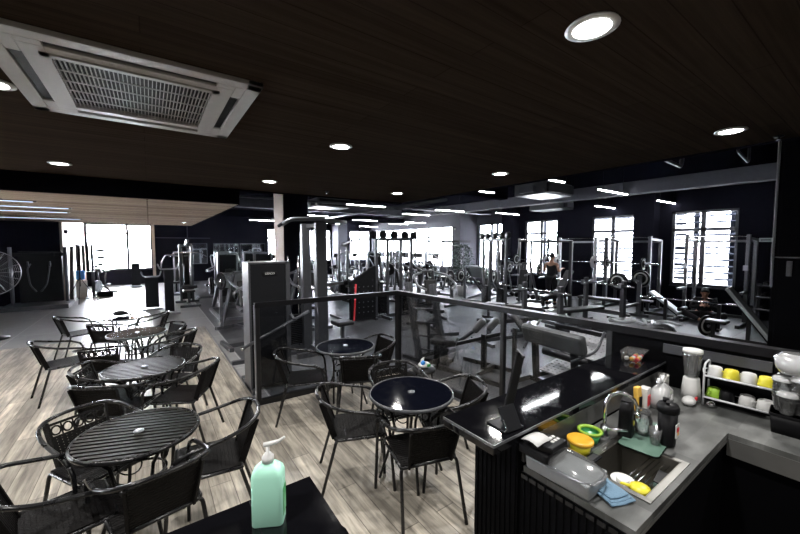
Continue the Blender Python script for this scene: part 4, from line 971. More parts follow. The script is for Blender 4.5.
for i, (x, y, h_, lb) in enumerate([(.02, 13.1, .98, 'short dark console post standing in the bright aisle'), (.42, 12.0, 1.25, 'taller dark post machine at the aisle'), (-.55, 20.6, 1.1, 'dark speaker like cabinet below the far window')]):
    t = thing('console_post', lb, 'gym machine', (x, y, 0)); B().box((0, 0, h_/2+.03), (.34 if i != 1 else .22, .16, h_-.06)).done('body', 'grey', t, bev=.01); B().bb(-.25, .25, -.2, .2, 0, .04).done('foot_base', 'silver', t)
    if i < 2: B().tube(fil([(-.25, .1, h_+.16), (-.2, 0, h_+.02), (.2, 0, h_+.02), (.25, .1, h_+.16)], .05), .018, 8).done('handle', 'silver', t)
# left end wall multi station
t = thing('functional_trainer', 'dark double pulley trainer on a grey platform by the left wall', 'gym machine', (-2.85, 15.55, 0), R(180))
B().bb(-.75, .75, -.45, .75, 0, .13).done('platform', 'steel', t, bev=.01)
for sx in (-1, 1): B().tube([(sx*.62, -.1, .13), (sx*.62, -.1, 1.88)], .045, 10).done('chrome_post', 'silver', t)
b = B(); b.bb(-.5, .5, -.42, -.3, .13, 1.75); b.bb(-.6, .6, -.3, -.1, 1.6, 1.70); b.done('frame', 'black', t, bev=.01)
B().bb(-.36, .36, -.09, -.07, 1.60, 1.70).done('name_plate', 'grey', t)
for sx in (-1, 1):
    B().tube(fil([(sx*.22, -.25, 1.35), (sx*.25, .0, 1.2), (sx*.18, .1, .7), (sx*.05, .1, .5)], .1), .02, 8).done('cable_arm', 'steel', t); o = B(); pulley(o, (sx*.25, -.1, 1.35), .09); o.done('pulley', 'steel', t)
# fan at left frame edge
t = thing('pedestal_fan', 'large round pedestal fan cut by the left frame edge', 'fan', (-2.72, 10.75, 0), R(-155))
B().lathe([(0, 0), (.26, 0), (.26, .03), (.05, .06), (0, .06)], n=24).cyl((0, 0, .05), (0, 0, 1.35), .022, 10).done('stand', 'frame', t)
b = B(); c = Vector((0, .12, 1.38))
for rr in [.06+.028*k for k in range(15)]: b.tube([(rr*math.cos(2*PI*j/36), .18-.06*(rr/.45)**2, 1.38+rr*math.sin(2*PI*j/36)) for j in range(36)], .003, 4, closed=True)
for k in range(18):
    a = 2*PI*k/18; b.tube([(.05*math.cos(a), .18, 1.38+.05*math.sin(a)), (.46*math.cos(a), .12, 1.38+.46*math.sin(a)), (.40*math.cos(a), .0, 1.38+.40*math.sin(a))], .004, 4)
b.tube([(.46*math.cos(2*PI*j/36), .12, 1.38+.46*math.sin(2*PI*j/36)) for j in range(36)], .010, 6, closed=True); b.done('grille', 'silver', t)
B().lathe([(0, 0), (.09, 0), (.10, .1), (.08, .2), (0, .2)], (0, -.12, 1.38), (0, 1, 0), 18).done('motor', 'steel', t)
for k in range(3):
    a = 2*PI*k/3; B().beam((.04*math.cos(a), .10, 1.38+.04*math.sin(a)), (.38*math.cos(a), .13, 1.38+.38*math.sin(a)), .18, .012).done('blade', 'seat_l', t)
# left alcove: mat rack, blue cushion, tripod, balls
t = thing('foam_mat', 'tall grey foam mat leaning on the cream alcove wall', 'mat', (-2.30, 17.4, 0)); B().box((0, 0, .95), (.10, .6, 1.9), ry=R(2)).done('mat_body', 'gpad', t, bev=.02); B().box((.056, 0, 1.2), (.01, .62, .04), ry=R(2)).done('strap', 'black', t)
t = thing('accessory_rack', 'tall white accessory rack with rollers, discs and coiled bands', 'rack', (-1.95, 17.4, 0))
b = B(); 
for x in (-.2, .2): upright(b, x, -.2, 0, 1.98, .05); upright(b, x, .2, 0, 1.98, .05)
for z in (.05, .95, 1.9): b.bb(-.22, .22, -.22, .22, z, z+.03)
b.done('frame', 'steel', t)
for k in range(4): B().cyl((-.15+.12*k, -.12, .985), (-.15+.12*k, -.12, 1.95), .045, 12).done('foam_roller', ['black', 'gpad', 'black', 'gpad'][k], t)
for k in range(4): B().tube([(.28+.04*k, -.18, 1.72-.26*k), (.62-.05*k, -.18, 1.76-.26*k)], .05, 10).done('side_roller', 'steel', t)
B().box((-.12, -.26, .86), (.24, .10, .34)).done('blue_bottle_stack', 'blue', t, bev=.04); B().box((-.10, -.25, .35), (.30, .08, .62)).done('white_panel', 'white', t)
t = thing('camera_tripod', 'thin dark tripod in front of the accessory rack', 'tripod', (-1.95, 16.0, 0))
B().cyl((0, 0, .55), (0, 0, 1.25), .014, 8).done('centre_column', 'black', t); B().box((0, 0, 1.27), (.08, .06, .05)).done('head', 'black', t)
for k in range(3):
    a = R(30+120*k); B().cyl((0, 0, .85), (.5*math.cos(a), .5*math.sin(a), 0.0), .011, 6).done('leg', 'black', t)
put('bk', -1.55, 18.4, 160, 'exercise bike in the bright alcove by the far window', 'exercise bikes')
t = thing('foam_cylinder', 'dark cylinder lying on the bright alcove floor', 'foam roller', (-1.40, 17.3, .11)); B().cyl((-.22, 0, 0), (.22, 0, 0), .11, 18).done('roller_body', 'grey', t); B().cyl((-.225, 0, 0), (.225, 0, 0), .05, 12).done('core', 'silver', t)
# potted tree between the cable towers
t = thing('potted_tree', 'leafy dark green potted tree between the cable towers', 'potted plant', (9.9, 9.85, 0))
B().lathe([(0, 0), (.16, 0), (.21, .38), (.19, .38), (.17, .34), (0, .34)], n=20).done('pot', 'white', t)
b = B(); b.tube([(0, 0, .3), (.02, .01, .8), (-.02, 0, 1.4)], [.03, .022, .012], 8)
for k in range(10):
    a = k*2.4; z = .8+.08*k; b.tube([(0, 0, z), (.3*math.cos(a), .3*math.sin(a), z+.22)], .008, 5)
b.done('stem', 'black', t)
lf = B()
for k in range(900):
    a = random.uniform(0, 2*PI); z = random.uniform(.75, 1.95); rr = random.uniform(.05, .42)*math.sqrt(max(.1, 1-((z-1.3)/.72)**2)); s = random.uniform(.07, .12)
    p = Vector((rr*math.cos(a), rr*math.sin(a), z)); e = Euler((random.uniform(-.8, .8), random.uniform(-.8, .8), a)); 
    vs = [Vector(v) for v in ((0, 0, 0), (s*.5, s*.22, .01), (s, 0, -.01), (s*.5, -s*.22, .01))]
    for v in vs: v.rotate(e)
    f = lf.bm.faces.new([lf.bm.verts.new(p+v) for v in vs])
lf.done('foliage', 'leaf', t)
# tall black cabinet at the far right edge
t = thing('tall_black_cabinet', 'tall black cabinet with a pale metal edge at the right frame edge', 'cabinet', (4.2, .62, 0))
B().bb(0, .55, -1.3, 0, 0, 2.78).done('body', 'void', t, bev=.004)
B().bb(-.008, .01, -.008, .008, 1.6, 2.79).done('metal_edge', 'steel', t, bev=.003)
d = B().bb(-.02, 0, -.72, -.03, .12, 1.845).done('door', 'void', t, bev=.003); B().bb(-.04, -.02, -.115, -.085, 1.70, 1.82).done('handle', 'steel', d)
B().bb(-.02, 0, -.72, -.03, 1.855, 2.74).done('upper_door', 'void', t, bev=.003)
B().bb(-.022, -.002, -.72, -.01, 1.846, 1.854).done('joint_strip', 'steel', t)

# ------------------------------------------------------------------ people
def figure(J, edges, rad, name, m, parent, lvl=2):
    keys = list(J); me = bpy.data.meshes.new(name); me.from_pydata([J[k] for k in keys], [(keys.index(a), keys.index(b_)) for a, b_ in edges], []); me.update(); me.materials.append(M[m])
    o = bpy.data.objects.new(name, me); COL.objects.link(o); o.parent = parent
    sk = o.modifiers.new('skin', 'SKIN'); sk.use_smooth_shade = True
    for i, k in enumerate(keys):
        v = me.skin_vertices[0].data[i]; r_ = rad[k]; v.radius = (r_, r_) if not isinstance(r_, tuple) else r_; v.use_root = (i == 0)
    s = o.modifiers.new('sub', 'SUBSURF'); s.levels = lvl; s.render_levels = lvl
    return o
def hand(J, E, Rd, s, wrist, d, side, up):
    """palm plus five finger chains from the wrist, direction d, side = thumb side"""
    d, side = Vector(d).normalized(), Vector(side).normalized(); w_ = Vector(wrist)
    J['palm'+s] = w_ + d*.06; E.append(('wr'+s, 'palm'+s)); Rd['palm'+s] = (.034, .018)
    for i, L in enumerate((.075, .085, .08, .062)):
        o = w_ + d*.09 + side*(.028-.019*i); a = 'f%d%s' % (i, s); J[a+'a'] = o; J[a+'b'] = o + d*L*.55 + Vector(up)*-.01; J[a+'c'] = o + d*L*.9 + Vector(up)*-.035
        E += [('palm'+s, a+'a'), (a+'a', a+'b'), (a+'b', a+'c')]; Rd[a+'a'] = .010; Rd[a+'b'] = .009; Rd[a+'c'] = .008
    J['t1'+s] = w_ + d*.03 + side*.035; J['t2'+s] = w_ + d*.075 + side*.06; E += [('palm'+s, 't1'+s), ('t1'+s, 't2'+s)]; Rd['t1'+s] = .013; Rd['t2'+s] = .009
def head(t, c, yaw, pitch=0):
    """face, ears and hair as children of the body"""
    rot = Euler((pitch, 0, yaw)).to_matrix(); c = Vector(c); P_ = lambda x, y, z: c + rot @ Vector((x, y, z))
    b = B(); b.ball(P_(0, 0, .01), .095, (.82, .98, 1.18), 18); b.ball(P_(0, .03, -.055), .06, (.9, 1, .9), 12); b.tube([P_(0, .085, .02), P_(0, .112, -.018), P_(0, .09, -.03)], [.008, .014, .008], 8)
    for s in (-1, 1): b.ball(P_(s*.08, -.005, 0), .022, (.5, .8, 1.2), 8)
    b.ball(P_(0, .085, -.055), .02, (1.2, .5, .4), 8); b.done('face', 'skin', t)
    e = B()
    for s in (-1, 1): e.ball(P_(s*.032, .083, .02), .010, (1.2, .6, .7), 8)
    e.done('eyes', 'hair', t)
    h = B(); h.ball(P_(0, -.018, .04), .10, (.86, .98, 1.0), 18); h.ball(P_(0, .03, .085), .06, (1.1, 1, .55), 12); h.done('hair', 'hair', t)
# standing person seen from behind (facing +X towards the window)
t = thing('person', 'standing person in black sleeveless top seen from behind by the squat racks', 'person', (10.72, 6.60, 0), R(-90))
J, E_, Rd = {}, [], {}
def j(k, p, r_): J[k] = Vector(p); Rd[k] = r_
j('pel', (0, 0, .93), (.15, .11)); j('waist', (0, 0, 1.06), (.125, .09)); j('chest', (0, .0, 1.25), (.155, .10)); j('neckb', (0, -.01, 1.39), (.07, .06)); j('neck', (0, 0, 1.45), .05); j('head', (0, .01, 1.55), (.07, .08)); E_ += [('pel', 'waist'), ('waist', 'chest'), ('chest', 'neckb'), ('neckb', 'neck'), ('neck', 'head')]
for s, q in (('L', -1), ('R', 1)):
    j('hip'+s, (q*.10, 0, .87), .095); j('knee'+s, (q*.12, .02, .49), .062); j('ank'+s, (q*.13, 0, .09), .042); j('toe'+s, (q*.15, .15, .035), .035)
    E_ += [('pel', 'hip'+s), ('hip'+s, 'knee'+s), ('knee'+s, 'ank'+s), ('ank'+s, 'toe'+s)]
    j('sh'+s, (q*.19, -.01, 1.35), .055)
    el = (q*.27, -.02, 1.09); wr = (q*.21, .22, 1.18)
    j('el'+s, el, .040); j('wr'+s, wr, .026); E_ += [('chest', 'sh'+s), ('sh'+s, 'el'+s), ('el'+s, 'wr'+s)]
    hand(J, E_, Rd, s, wr, (0, 1, .2), (-q, 0, 0), (0, 0, 1))
figure(J, E_, Rd, 'body', 'skin', t)
head(t, (0, .02, 1.57), 0)
J2 = {k: J[k] for k in ('waist', 'chest', 'neckb')}; J2['pel'] = J['pel']; J2['shL'] = Vector((-.16, -.01, 1.35)); J2['shR'] = Vector((.16, -.01, 1.35))
figure(J2, [('waist', 'chest'), ('chest', 'neckb'), ('waist', 'pel'), ('chest', 'shL'), ('chest', 'shR')], dict(waist=(.15, .11), chest=(.18, .12), neckb=(.07, .06), pel=(.165, .13), shL=.07, shR=.07), 'sleeveless_top', 'cloth', t)
J3 = {k: J[k] for k in ('pel', 'hipL', 'kneeL', 'ankL', 'hipR', 'kneeR', 'ankR')}
figure(J3, [('pel', 'hipL'), ('hipL', 'kneeL'), ('kneeL', 'ankL'), ('pel', 'hipR'), ('hipR', 'kneeR'), ('kneeR', 'ankR')], dict(pel=(.16, .13), hipL=.115, kneeL=.08, ankL=.062, hipR=.115, kneeR=.08, ankR=.062), 'trousers', 'cloth', t)
for q in (-1, 1): B().box((q*.135, .07, .045), (.095, .27, .09), rz=-q*.1).done('shoe', 'black', t, bev=.03)
# person sitting on the floor, looking down at the hands
t = thing('person', 'person in black sitting low before the rightmost window, looking down', 'person', (11.75, 2.92, 0), R(105))
J, E_, Rd = {}, [], {}
j('pel', (0, 0, .12), (.15, .12)); j('waist', (0, .02, .26), (.13, .10)); j('chest', (0, .07, .46), (.16, .11)); j('neckb', (0, .11, .58), (.07, .06)); j('neck', (0, .13, .63), .05); j('head', (0, .17, .71), (.07, .08)); E_ += [('pel', 'waist'), ('waist', 'chest'), ('chest', 'neckb'), ('neckb', 'neck'), ('neck', 'head')]
for s, q in (('L', -1), ('R', 1)):
    j('hip'+s, (q*.13, .05, .13), .095); j('knee'+s, (q*.42, .30, .20), .065); j('ank'+s, (q*.08, .46, .07), .042); j('toe'+s, (-q*.06, .50, .05), .034)
    E_ += [('pel', 'hip'+s), ('hip'+s, 'knee'+s), ('knee'+s, 'ank'+s), ('ank'+s, 'toe'+s)]
    wr = (q*.07, .36, .42); j('sh'+s, (q*.19, .09, .54), .055); j('el'+s, (q*.27, .22, .33), .042); j('wr'+s, wr, .026); E_ += [('chest', 'sh'+s), ('sh'+s, 'el'+s), ('el'+s, 'wr'+s)]
    hand(J, E_, Rd, s, wr, (-q*.4, .6, .3), (-q*.3, -.1, 1), (0, 0, 1))
figure(J, E_, Rd, 'body', 'skin', t); head(t, (0, .19, .73), 0, R(-25))
tk = ('pel', 'waist', 'chest', 'neckb', 'shL', 'shR', 'elL', 'elR', 'wrL', 'wrR')
figure({k: J[k] for k in tk}, [('pel', 'waist'), ('waist', 'chest'), ('chest', 'neckb'), ('chest', 'shL'), ('chest', 'shR'), ('shL', 'elL'), ('shR', 'elR'), ('elL', 'wrL'), ('elR', 'wrR')], dict(pel=(.17, .14), waist=(.155, .12), chest=(.18, .13), neckb=(.075, .065), shL=.075, shR=.075, elL=.058, elR=.058, wrL=.036, wrR=.036), 'long_sleeve_top', 'cloth', t)
lk = ('pel', 'hipL', 'kneeL', 'ankL', 'hipR', 'kneeR', 'ankR')
figure({k: J[k] for k in lk}, [('pel', 'hipL'), ('hipL', 'kneeL'), ('kneeL', 'ankL'), ('pel', 'hipR'), ('hipR', 'kneeR'), ('kneeR', 'ankR')], dict(pel=(.17, .14), hipL=.115, kneeL=.085, ankL=.06, hipR=.115, kneeR=.085, ankR=.06), 'trousers', 'cloth', t)
o = tag(B().box((0, 0, 0), (.075, .012, .15), rx=R(-35)).done('mobile_phone', 'black', bev=.004), 'small dark phone held by the sitting person', 'phone'); o.location = (11.34, 2.81, .47); o.rotation_euler = (0, 0, R(105))

# ------------------------------------------------------------------ things on and behind the bar
CZ = .85
# clear lidded bin with the label printer on top
t = thing('ice_bin', 'dark counter bin with clear curved flip lid beside the bar end', 'bin', (1.575, .885, CZ), R(92)); t.scale = (.95, .98, .80)
# local: +X runs back to the bar, Y to the left
b = B(); b.prismx([(-.085, 0), (.085, 0), (.10, .09), (-.10, .09)], -.17, .15); b.done('lower_body', mat('translucent_grey_bin', (.16, .17, .175), .25), t, bev=.01)
b = B(); b.prismx([(-.10, .085), (.10, .085), (.095, .15), (-.095, .15)], .02, .20); b.done('rear_housing', 'black', t, bev=.015)
g = B(); bm = g.bm; rows = []
for i in range(9):
    u = i/8; x = .03-.22*u; z = .145-.055*u**2.2; hw = .095*(1-.35*max(0, u-.6)**1.5*4)
    rows.append([bm.verts.new((x, hw*math.cos(PI*k/10), .088+(z-.088)*math.sin(PI*k/10)**.5)) for k in range(11)])
for A_, D_ in zip(rows, rows[1:]):
    for k in range(10): f = bm.faces.new((A_[k], A_[k+1], D_[k+1], D_[k])); f.smooth = True
lid = g.done('clear_lid', 'clear', t)
b = B(); b.tube([(r_[0], r_[1], .090) for r_ in [(.03, .098), (-.06, .10), (-.13, .092), (-.175, .06), (-.19, 0), (-.175, -.06), (-.13, -.092), (-.06, -.10), (.03, -.098)]], .006, 6); b.done('lid_rim', 'silver', t)
t = thing('card_terminal', 'small dark keypad device with pale buttons on the bin lid', 'card reader', (1.555, .965, CZ+.122), R(92))
B().box((-.02, .0, .014), (.11, .14, .026), ry=R(8)).done('casing', 'black', t, bev=.006)
for i in range(3):
    for k in range(2): B().box((-.035+k*.025, -.05+i*.024, .028), (.015, .016, .006)).done('button', 'white', t)
B().box((-.02, .04, .03), (.06, .05, .002)).done('display', 'grey', t)
t = thing('paper_slip', 'white curled paper slip lying on the keypad device', 'paper', (1.535, .985, CZ+.150), R(92))
b = B(); bm = b.bm; rows = [[bm.verts.new((x*.09-.045, y*.12-.03, .012*math.sin(x*PI)+.008*math.sin(y*2.5)+.004)) for x in (0, .25, .5, .75, 1)] for y in (0, .33, .66, 1)]
for A_, D_ in zip(rows, rows[1:]):
    for k in range(4): f = bm.faces.new((A_[k], A_[k+1], D_[k+1], D_[k])); f.smooth = True
o = b.done('sheet', 'paper', t); o.modifiers.new('thickness', 'SOLIDIFY').thickness = .001
# bowls
t = thing('lidded_tub', 'orange yellow lidded tub by the splashback', 'tub', (1.845, .945, CZ))
B().lathe([(0, 0), (.048, 0), (.052, .05), (0, .05)], n=22).done('tub_body', 'yellow', t); B().lathe([(.058, .048), (.066, .052), (.066, .066), (.060, .070), (.02, .062), (0, .062)], n=28).done('lid', 'orange', t)
t = thing('green_bowl', 'dark green bowl with lime rim beside the yellow tub', 'bowl', (1.985, .965, CZ))
B().lathe([(0, 0), (.04, 0), (.058, .055), (.054, .055), (.037, .006), (0, .006)], n=26).done('bowl_body', 'green', t); B().lathe([(.05, .052), (.062, .054), (.064, .066), (.052, .068), (.044, .058), (.05, .052)], n=28).done('rim', 'lime', t)
# glass tray / chopping mat
t = thing('glass_drying_mat', 'pale green glass mat under the black shaker', 'mat', (2.30, .79, CZ), R(6)); B().prism(rrect(.44, .20, .03), 0, .006).done('mat_sheet', 'mat_g', t); B().prism(rrect(.43, .19, .03), .0062, .0070).done('etched_surface', mat('pale_green_film', (.10, .17, .135), .3), t)
TZ = CZ+.0072
t = thing('black_canister', 'tall black canister with a small yellow mark behind the faucet', 'canister', (2.22, .875, TZ), R(10)); t.scale = (1.1, 1.1, 1.15); b = B(); loft(b.bm, [(rrect(.080, .065, .012), 0), (rrect(.075, .06, .012), .12), (rrect(.062, .05, .012), .17)]); b.done('canister_body', 'black', t); B().box((0, -.034, .07), (.022, .003, .022), rz=0).done('yellow_mark', 'yellow', t); B().prism(rrect(.06, .048, .01), .17, .178).done('cap', 'black', t)
t = thing('shaker_bottle', 'black lidded shaker bottle with a colourful label', 'bottle', (2.29, .70, TZ), R(15)); t.scale = (1.12, 1.12, 1.25); B().lathe([(0, 0), (.034, 0), (.036, .01), (.041, .15), (0, .15)], n=24).done('cup', 'black', t); ld = B().lathe([(0, .148), (.046, .148), (.047, .17), (.040, .182), (.0, .184)], n=24).done('screw_lid', 'black', t); B().lathe([(0, 0), (.014, 0), (.014, .016), (0, .018)], (.018, .01, .183), n=14).box((-.012, 0, .19), (.04, .014, .01)).done('spout_cap', 'black', ld)
B().box((-.012, -.040, .075), (.045, .004, .06), rz=-.25).done('label', 'white', t, bev=.001); B().box((-.016, -.0425, .082), (.026, .002, .018), rz=-.25).done('label_print', 'red', t); B().box((-.008, -.0425, .062), (.024, .002, .014), rz=-.25).done('label_print', 'orange', t); B().tube([(.043, 0, .14), (.062, 0, .12), (.056, 0, .08), (.043, 0, .07)], .004, 6).done('carry_loop', 'black', t)
t = thing('glass_jug', 'clear round glass jug between canister and shaker', 'jug', (2.30, .82, TZ)); t.scale = (1.1, 1.1, 1.2); B().lathe([(0, .003), (.035, .003), (.043, .03), (.043, .075), (.033, .10), (.036, .115), (.034, .115), (.031, .10), (.040, .074), (.040, .03), (.033, .006), (0, .006)], n=24).done('jug_body', 'clear', t); B().tube([(.038, 0, .10), (.065, 0, .09), (.062, 0, .045), (.042, 0, .035)], .004, 6).done('handle', 'clear', t)
t = thing('drinking_glass', 'small clear glass beside the black shaker', 'glass', (2.235, .735, TZ)); B().lathe([(0, .002), (.024, .002), (.030, .09), (.028, .09), (.022, .006), (0, .006)], n=20).done('tumbler', 'clear', t); B().lathe([(0, .006), (.022, .006), (.024, .03), (0, .03)], n=18).done('residue', 'mat_g', t)
# packets, bag, blender
t = thing('red_sachet_box', 'white carton with red print at the splashback', 'carton', (2.70, .96, CZ), R(5)); B().box((0, 0, .07), (.075, .05, .14)).done('carton', 'white', t, bev=.002); B().box((0, -.0265, .06), (.05, .003, .07)).done('red_print', 'red', t)
t = thing('brown_packet', 'brown and gold upright packet left of the red carton', 'packet', (2.62, .97, CZ), R(-8)); B().box((0, 0, .08), (.05, .03, .16), rx=R(-4)).done('packet', 'gold', t, bev=.006); B().box((0, -.019, .06), (.03, .003, .08)).done('dark_label', 'black', t)
t = thing('plastic_carrier_bag', 'knotted white plastic carrier bag before the blender', 'bag', (2.81, .90, CZ)); t.scale = (1.15, 1.0, 1.1)
b = B(); loft(b.bm, [(rrect(.13, .10, .03), 0), (rrect(.15, .11, .035), .05), (rrect(.14, .10, .035), .11), (rrect(.08, .05, .02), .14), (rrect(.03, .02, .008), .155)]); b.tube([(0, 0, .15), (.03, .01, .18), (.055, .0, .19)], [.012, .016, .004], 8); b.tube([(0, 0, .15), (-.03, .01, .17), (-.06, .0, .16)], [.012, .018, .004], 8); b.done('bag_body', 'frosted', t)
B().box((0, 0, .06), (.10, .07, .10)).done('contents', 'white', t, bev=.02)
t = thing('blender', 'clear jug blender with white base against the glass partition', 'blender', (3.14, .83, CZ)); t.scale = (.95, .95, .93); B().lathe([(0, 0), (.062, 0), (.058, .08), (.050, .16), (.045, .17), (0, .17)], n=26).done('motor_base', 'white', t); j_ = B().lathe([(.040, .17), (.045, .19), (.060, .34), (.060, .36), (.057, .36), (.042, .19), (.037, .175)], n=26).done('jug', 'clear', t); B().lathe([(0, .36), (.062, .36), (.060, .385), (.03, .39), (0, .39)], n=24).done('lid', 'white', j_); B().tube([(.058, 0, .34), (.10, 0, .32), (.095, 0, .24), (.052, 0, .22)], .008, 8).done('handle', 'clear', j_)
t = thing('steel_cup', 'upright steel cup beside the blender', 'cup', (3.03, .965, CZ)); B().lathe([(0, 0), (.032, 0), (.036, .16), (.033, .16), (.029, .006), (0, .006)], n=20).done('cup_body', 'stainless', t); B().tube([(.034, 0, .13), (.058, 0, .12), (.056, 0, .06), (.033, 0, .05)], .004, 6).done('handle', 'chrome', t)
t = thing('crumpled_pack', 'crumpled white and red snack pack below the blender', 'packet', (3.00, .80, CZ)); B().ball((0, 0, .03), .05, (1.2, .8, .6), 10).done('pack', 'white', t); B().box((.03, -.03, .045), (.03, .01, .02)).done('red_mark', 'red', t); B().ball((.065, -.01, .02), .022, (1, 1, .8), 10).done('foil_knob', 'chrome', t)
t = thing('foil_scoop', 'shiny crinkled foil scoop on the worktop near the dish rack', 'scoop', (3.08, .70, CZ)); B().ball((0, 0, .022), .03, (1.3, .9, .7), 7).done('foil_bowl', 'chrome', t); B().tube([(.02, 0, .03), (.06, .05, .05), (.08, .07, .08)], .006, 6).done('foil_handle', 'chrome', t)
# clear food box at the bar end
t = thing('food_box', 'clear lidded box of red and orange snacks on the bar end', 'food box', (3.14, 1.20, BZ), R(8))
b = B(); loft(b.bm, [(rrect(.20, .13, .02), .001), (rrect(.22, .15, .025), .07), (rrect(.225, .155, .025), .078)]); b.done('box_shell', 'clear', t)
for k in range(9): B().ball((-.07+.045*(k % 4), -.035+.035*(k//4), .026), .022, (1, .8, .7), 8).done('snack', ['red', 'orange', 'white'][k % 3], t)
# dish rack with cups
t = thing('dish_rack', 'white two tier dish rack with black trays', 'dish rack', (3.185, .585, CZ), R(-86))
# local: X along the length, +Y to the back
for sx in (-1, 1):
    B().tube(fil([(sx*.17, -.08, 0), (sx*.17, -.08, .285), (sx*.17, .08, .285), (sx*.17, .08, 0)], .04), .006, 8).done('end_loop', 'whitep', t)
for z in (.035, .185):
    B().tube(fil([(-.17, -.08, z+.02), (.17, -.08, z+.02)], .01), .007, 8).done('side_rail', 'whitep', t); B().tube([(-.17, .08, z+.02), (.17, .08, z+.02)], .007, 8).done('side_rail', 'whitep', t)
    b = B(); b.bb(-.165, .165, -.075, .075, z, z+.008); b.bb(-.165, .165, -.075, -.070, z, z+.025); b.bb(-.165, .165, .070, .075, z, z+.025); b.done('tray', 'black', t)
def cup(kind, m, loc, lb):
    r_ = .043; t_ = thing('upturned_cup' if kind != 'bowl' else 'small_bowl', lb, 'cup', loc, random.uniform(0, 3))
    B().lathe([(r_, 0), (r_*.98, .025), (r_*.84, .062), (r_*.76, .066), (0, .066)], n=20).lathe([(r_-.003, 0), (r_*.90, .02), (r_*.76, .048), (0, .05)], n=20).lathe([(r_, 0), (r_-.003, 0)], n=20).done('cup_body', m, t_)
    B().tube([(r_*.9, 0, .045), (r_*1.5, 0, .04), (r_*1.5, 0, .018), (r_*.95, 0, .012)], .004, 6).done('handle', m, t_); B().lathe([(r_*.5, .066), (r_*.55, .069), (r_*.45, .069), (r_*.45, .066)], n=16).done('foot_ring', m, t_)
rk = Matrix.Translation((3.185, .585, CZ)) @ Matrix.Rotation(R(-86), 4, 'Z')
for i, (x, z, m, lb) in enumerate([(-.125, .194, 'white', 'upturned pale cup, left end of the rack top tier'), (-.042, .194, 'yellow', 'upturned yellow cup, left one on the rack top tier'), (.042, .194, 'white', 'upturned white cup between the two yellow ones on top'), (.125, .194, 'yellow', 'upturned yellow cup, right end of the rack top tier'),
                                   (-.125, .044, 'lime', 'upturned yellow green cup on the lower tier'), (-.06, .044, 'black', 'upturned black cup on the lower tier'), (.04, .044, 'white', 'upturned white cup, left one on the lower tier'), (.125, .044, 'white', 'upturned white cup, right one on the lower tier')]):
    cup('cup', m, rk @ Vector((x, -.01 if i % 2 else .0, z)), lb)
# black bin with stacks of clear cups
t = thing('black_bin', 'square black tub at the right end of the worktop', 'tub', (3.03, .34, CZ), R(5)); b = B(); loft(b.bm, [(rrect(.13, .13, .01), 0), (rrect(.15, .15, .01), .12)]); b.done('tub_body', 'black', t); B().prism(rrect(.156, .156, .012), .108, .12).done('tub_rim', 'black', t)
def stackc(loc, n, lb, tilt=0):
    t_ = thing('cup_stack', lb, 'plastic cups', loc); b = B()
    for k in range(n): b.lathe([(.028, k*.018), (.040, k*.018+.075), (.043, k*.018+.077), (.040, k*.018+.080), (.026, k*.018+.004)], n=18)
    b.done('nested_cups', 'clear', t_); B().lathe([(.0, n*.018+.078), (.034, n*.018+.078), (.045, n*.018+.066), (.047, n*.018+.05)], n=20).done('dome_lid', 'frosted', t_); t_.rotation_euler = (tilt, 0, 0)
stackc((3.04, .375, CZ+.122), 7, 'clear plastic cup stack on the black tub, left one'); stackc((3.03, .30, CZ+.122), 8, 'clear plastic cup stack on the black tub, right one')
t = thing('bagged_cups', 'plastic bag of clear cups on top of the cup stacks', 'bag', (3.03, .335, CZ+.352)); b = B(); loft(b.bm, [(rrect(.10, .10, .04), 0), (rrect(.15, .15, .06), .04), (rrect(.15, .16, .06), .09), (rrect(.08, .09, .03), .12)]); b.done('bag_film', 'frosted', t); B().lathe([(.0, .01), (.05, .012), (.058, .06), (.05, .09), (0, .092)], n=16).done('cups_inside', 'clear', t)
stackc((2.99, .345, CZ+.122), 3, 'short clear plastic cup stack at the front of the black tub')
t = thing('white_label_box', 'small white and black box at the right end of the worktop', 'box', (2.93, .14, CZ), R(20)); B().box((0, 0, .03), (.10, .07, .06)).done('box_body', 'white', t, bev=.003); B().box((0, 0, .061), (.08, .05, .002)).done('label', 'grey', t)
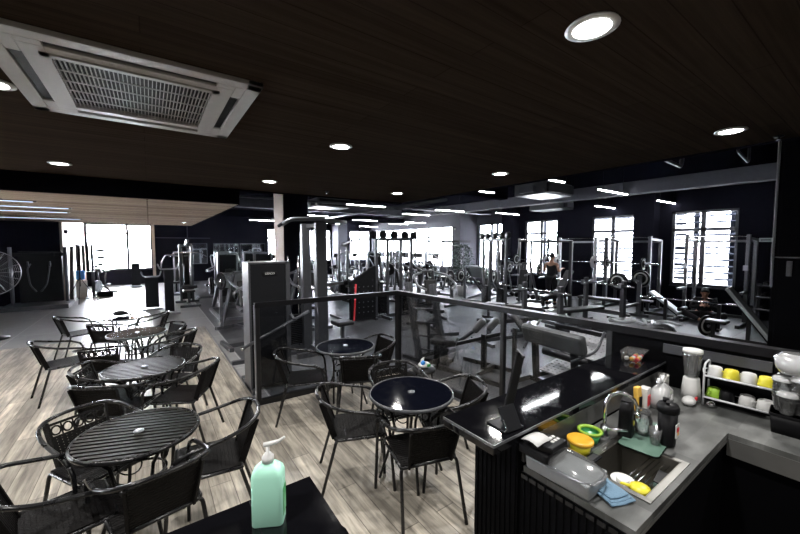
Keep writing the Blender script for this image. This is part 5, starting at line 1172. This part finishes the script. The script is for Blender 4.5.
# things in and at the sink
t = thing('folded_cloth', 'folded blue grey cloth hanging at the sink edge', 'cloth', (1.64, .735, CZ), R(70)); t.scale = (1.15, 1.25, 1)
b = B(); bm = b.bm
for L_ in range(3):
    rows = [[bm.verts.new(((x-.5)*(.20-.02*L_), (y-.5)*(.10-.012*L_), .004+L_*.009+.004*math.sin(x*7+L_)+.003*math.cos(y*6))) for x in [i/10 for i in range(11)]] for y in [i/5 for i in range(6)]]
    for A_, D_ in zip(rows, rows[1:]):
        for k in range(10): f = bm.faces.new((A_[k], A_[k+1], D_[k+1], D_[k])); f.smooth = True
o = b.done('folded_layers', 'bluec', t); o.modifiers.new('thickness', 'SOLIDIFY').thickness = .007
t = thing('white_plate', 'white saucer on the wire rack in the sink', 'plate', (1.80, .715, .8185)); B().lathe([(0, .0), (.03, .0), (.052, .018), (.050, .022), (.028, .006), (0, .006)], n=26).done('saucer', 'white', t); B().lathe([(0, .0065), (.026, .0065), (.028, .024), (.024, .026), (0, .012)], n=20).done('inner_cup', 'white', t)
t = thing('yellow_dipper', 'yellow green dipper with stubby handle in the sink', 'dipper', (1.795, .640, .8185), R(120)); B().lathe([(0, 0), (.03, 0), (.042, .014), (.040, .028), (.02, .034), (0, .034)], n=24).done('dipper_bowl', 'yellow', t); B().tube([(.035, 0, .02), (.07, 0, .024), (.078, 0, .022)], [.009, .008, .006], 8).done('handle', 'yellow', t)
t = thing('scrub_pad', 'grey green scrub pad hung at the near sink corner', 'scrub pad', (1.95, .610, .8185), R(8)); B().box((0, 0, .012), (.12, .04, .022), rx=R(10)).done('sponge', mat('grey_green_sponge', (.12, .20, .19), .9, bump=.6), t, bev=.004); B().box((0, 0, .026), (.12, .04, .006), rx=R(10)).done('scouring_layer', 'black', t)
t = thing('draining_tray', 'dark slate tray at the back corner of the sink', 'tray', (1.80, .865, CZ+.006), R(0)); B().box((0, 0, .004), (.13, .05, .008)).done('slab', 'grey', t, bev=.002); B().box((0, 0, .009), (.11, .03, .002)).done('inset', 'steel', t)
# bin and pipe in the dark space behind the bar
t = thing('floor_bin', 'dark rounded bin in the shadow behind the worktop', 'bin', (2.42, .02, 0)); B().lathe([(0, 0), (.14, 0), (.17, .50), (.165, .52), (.10, .60), (0, .62)], n=24).done('bin_body', 'black', t); B().lathe([(.165, .50), (.18, .50), (.18, .53), (.165, .53)], n=24).done('rim', 'grey', t)
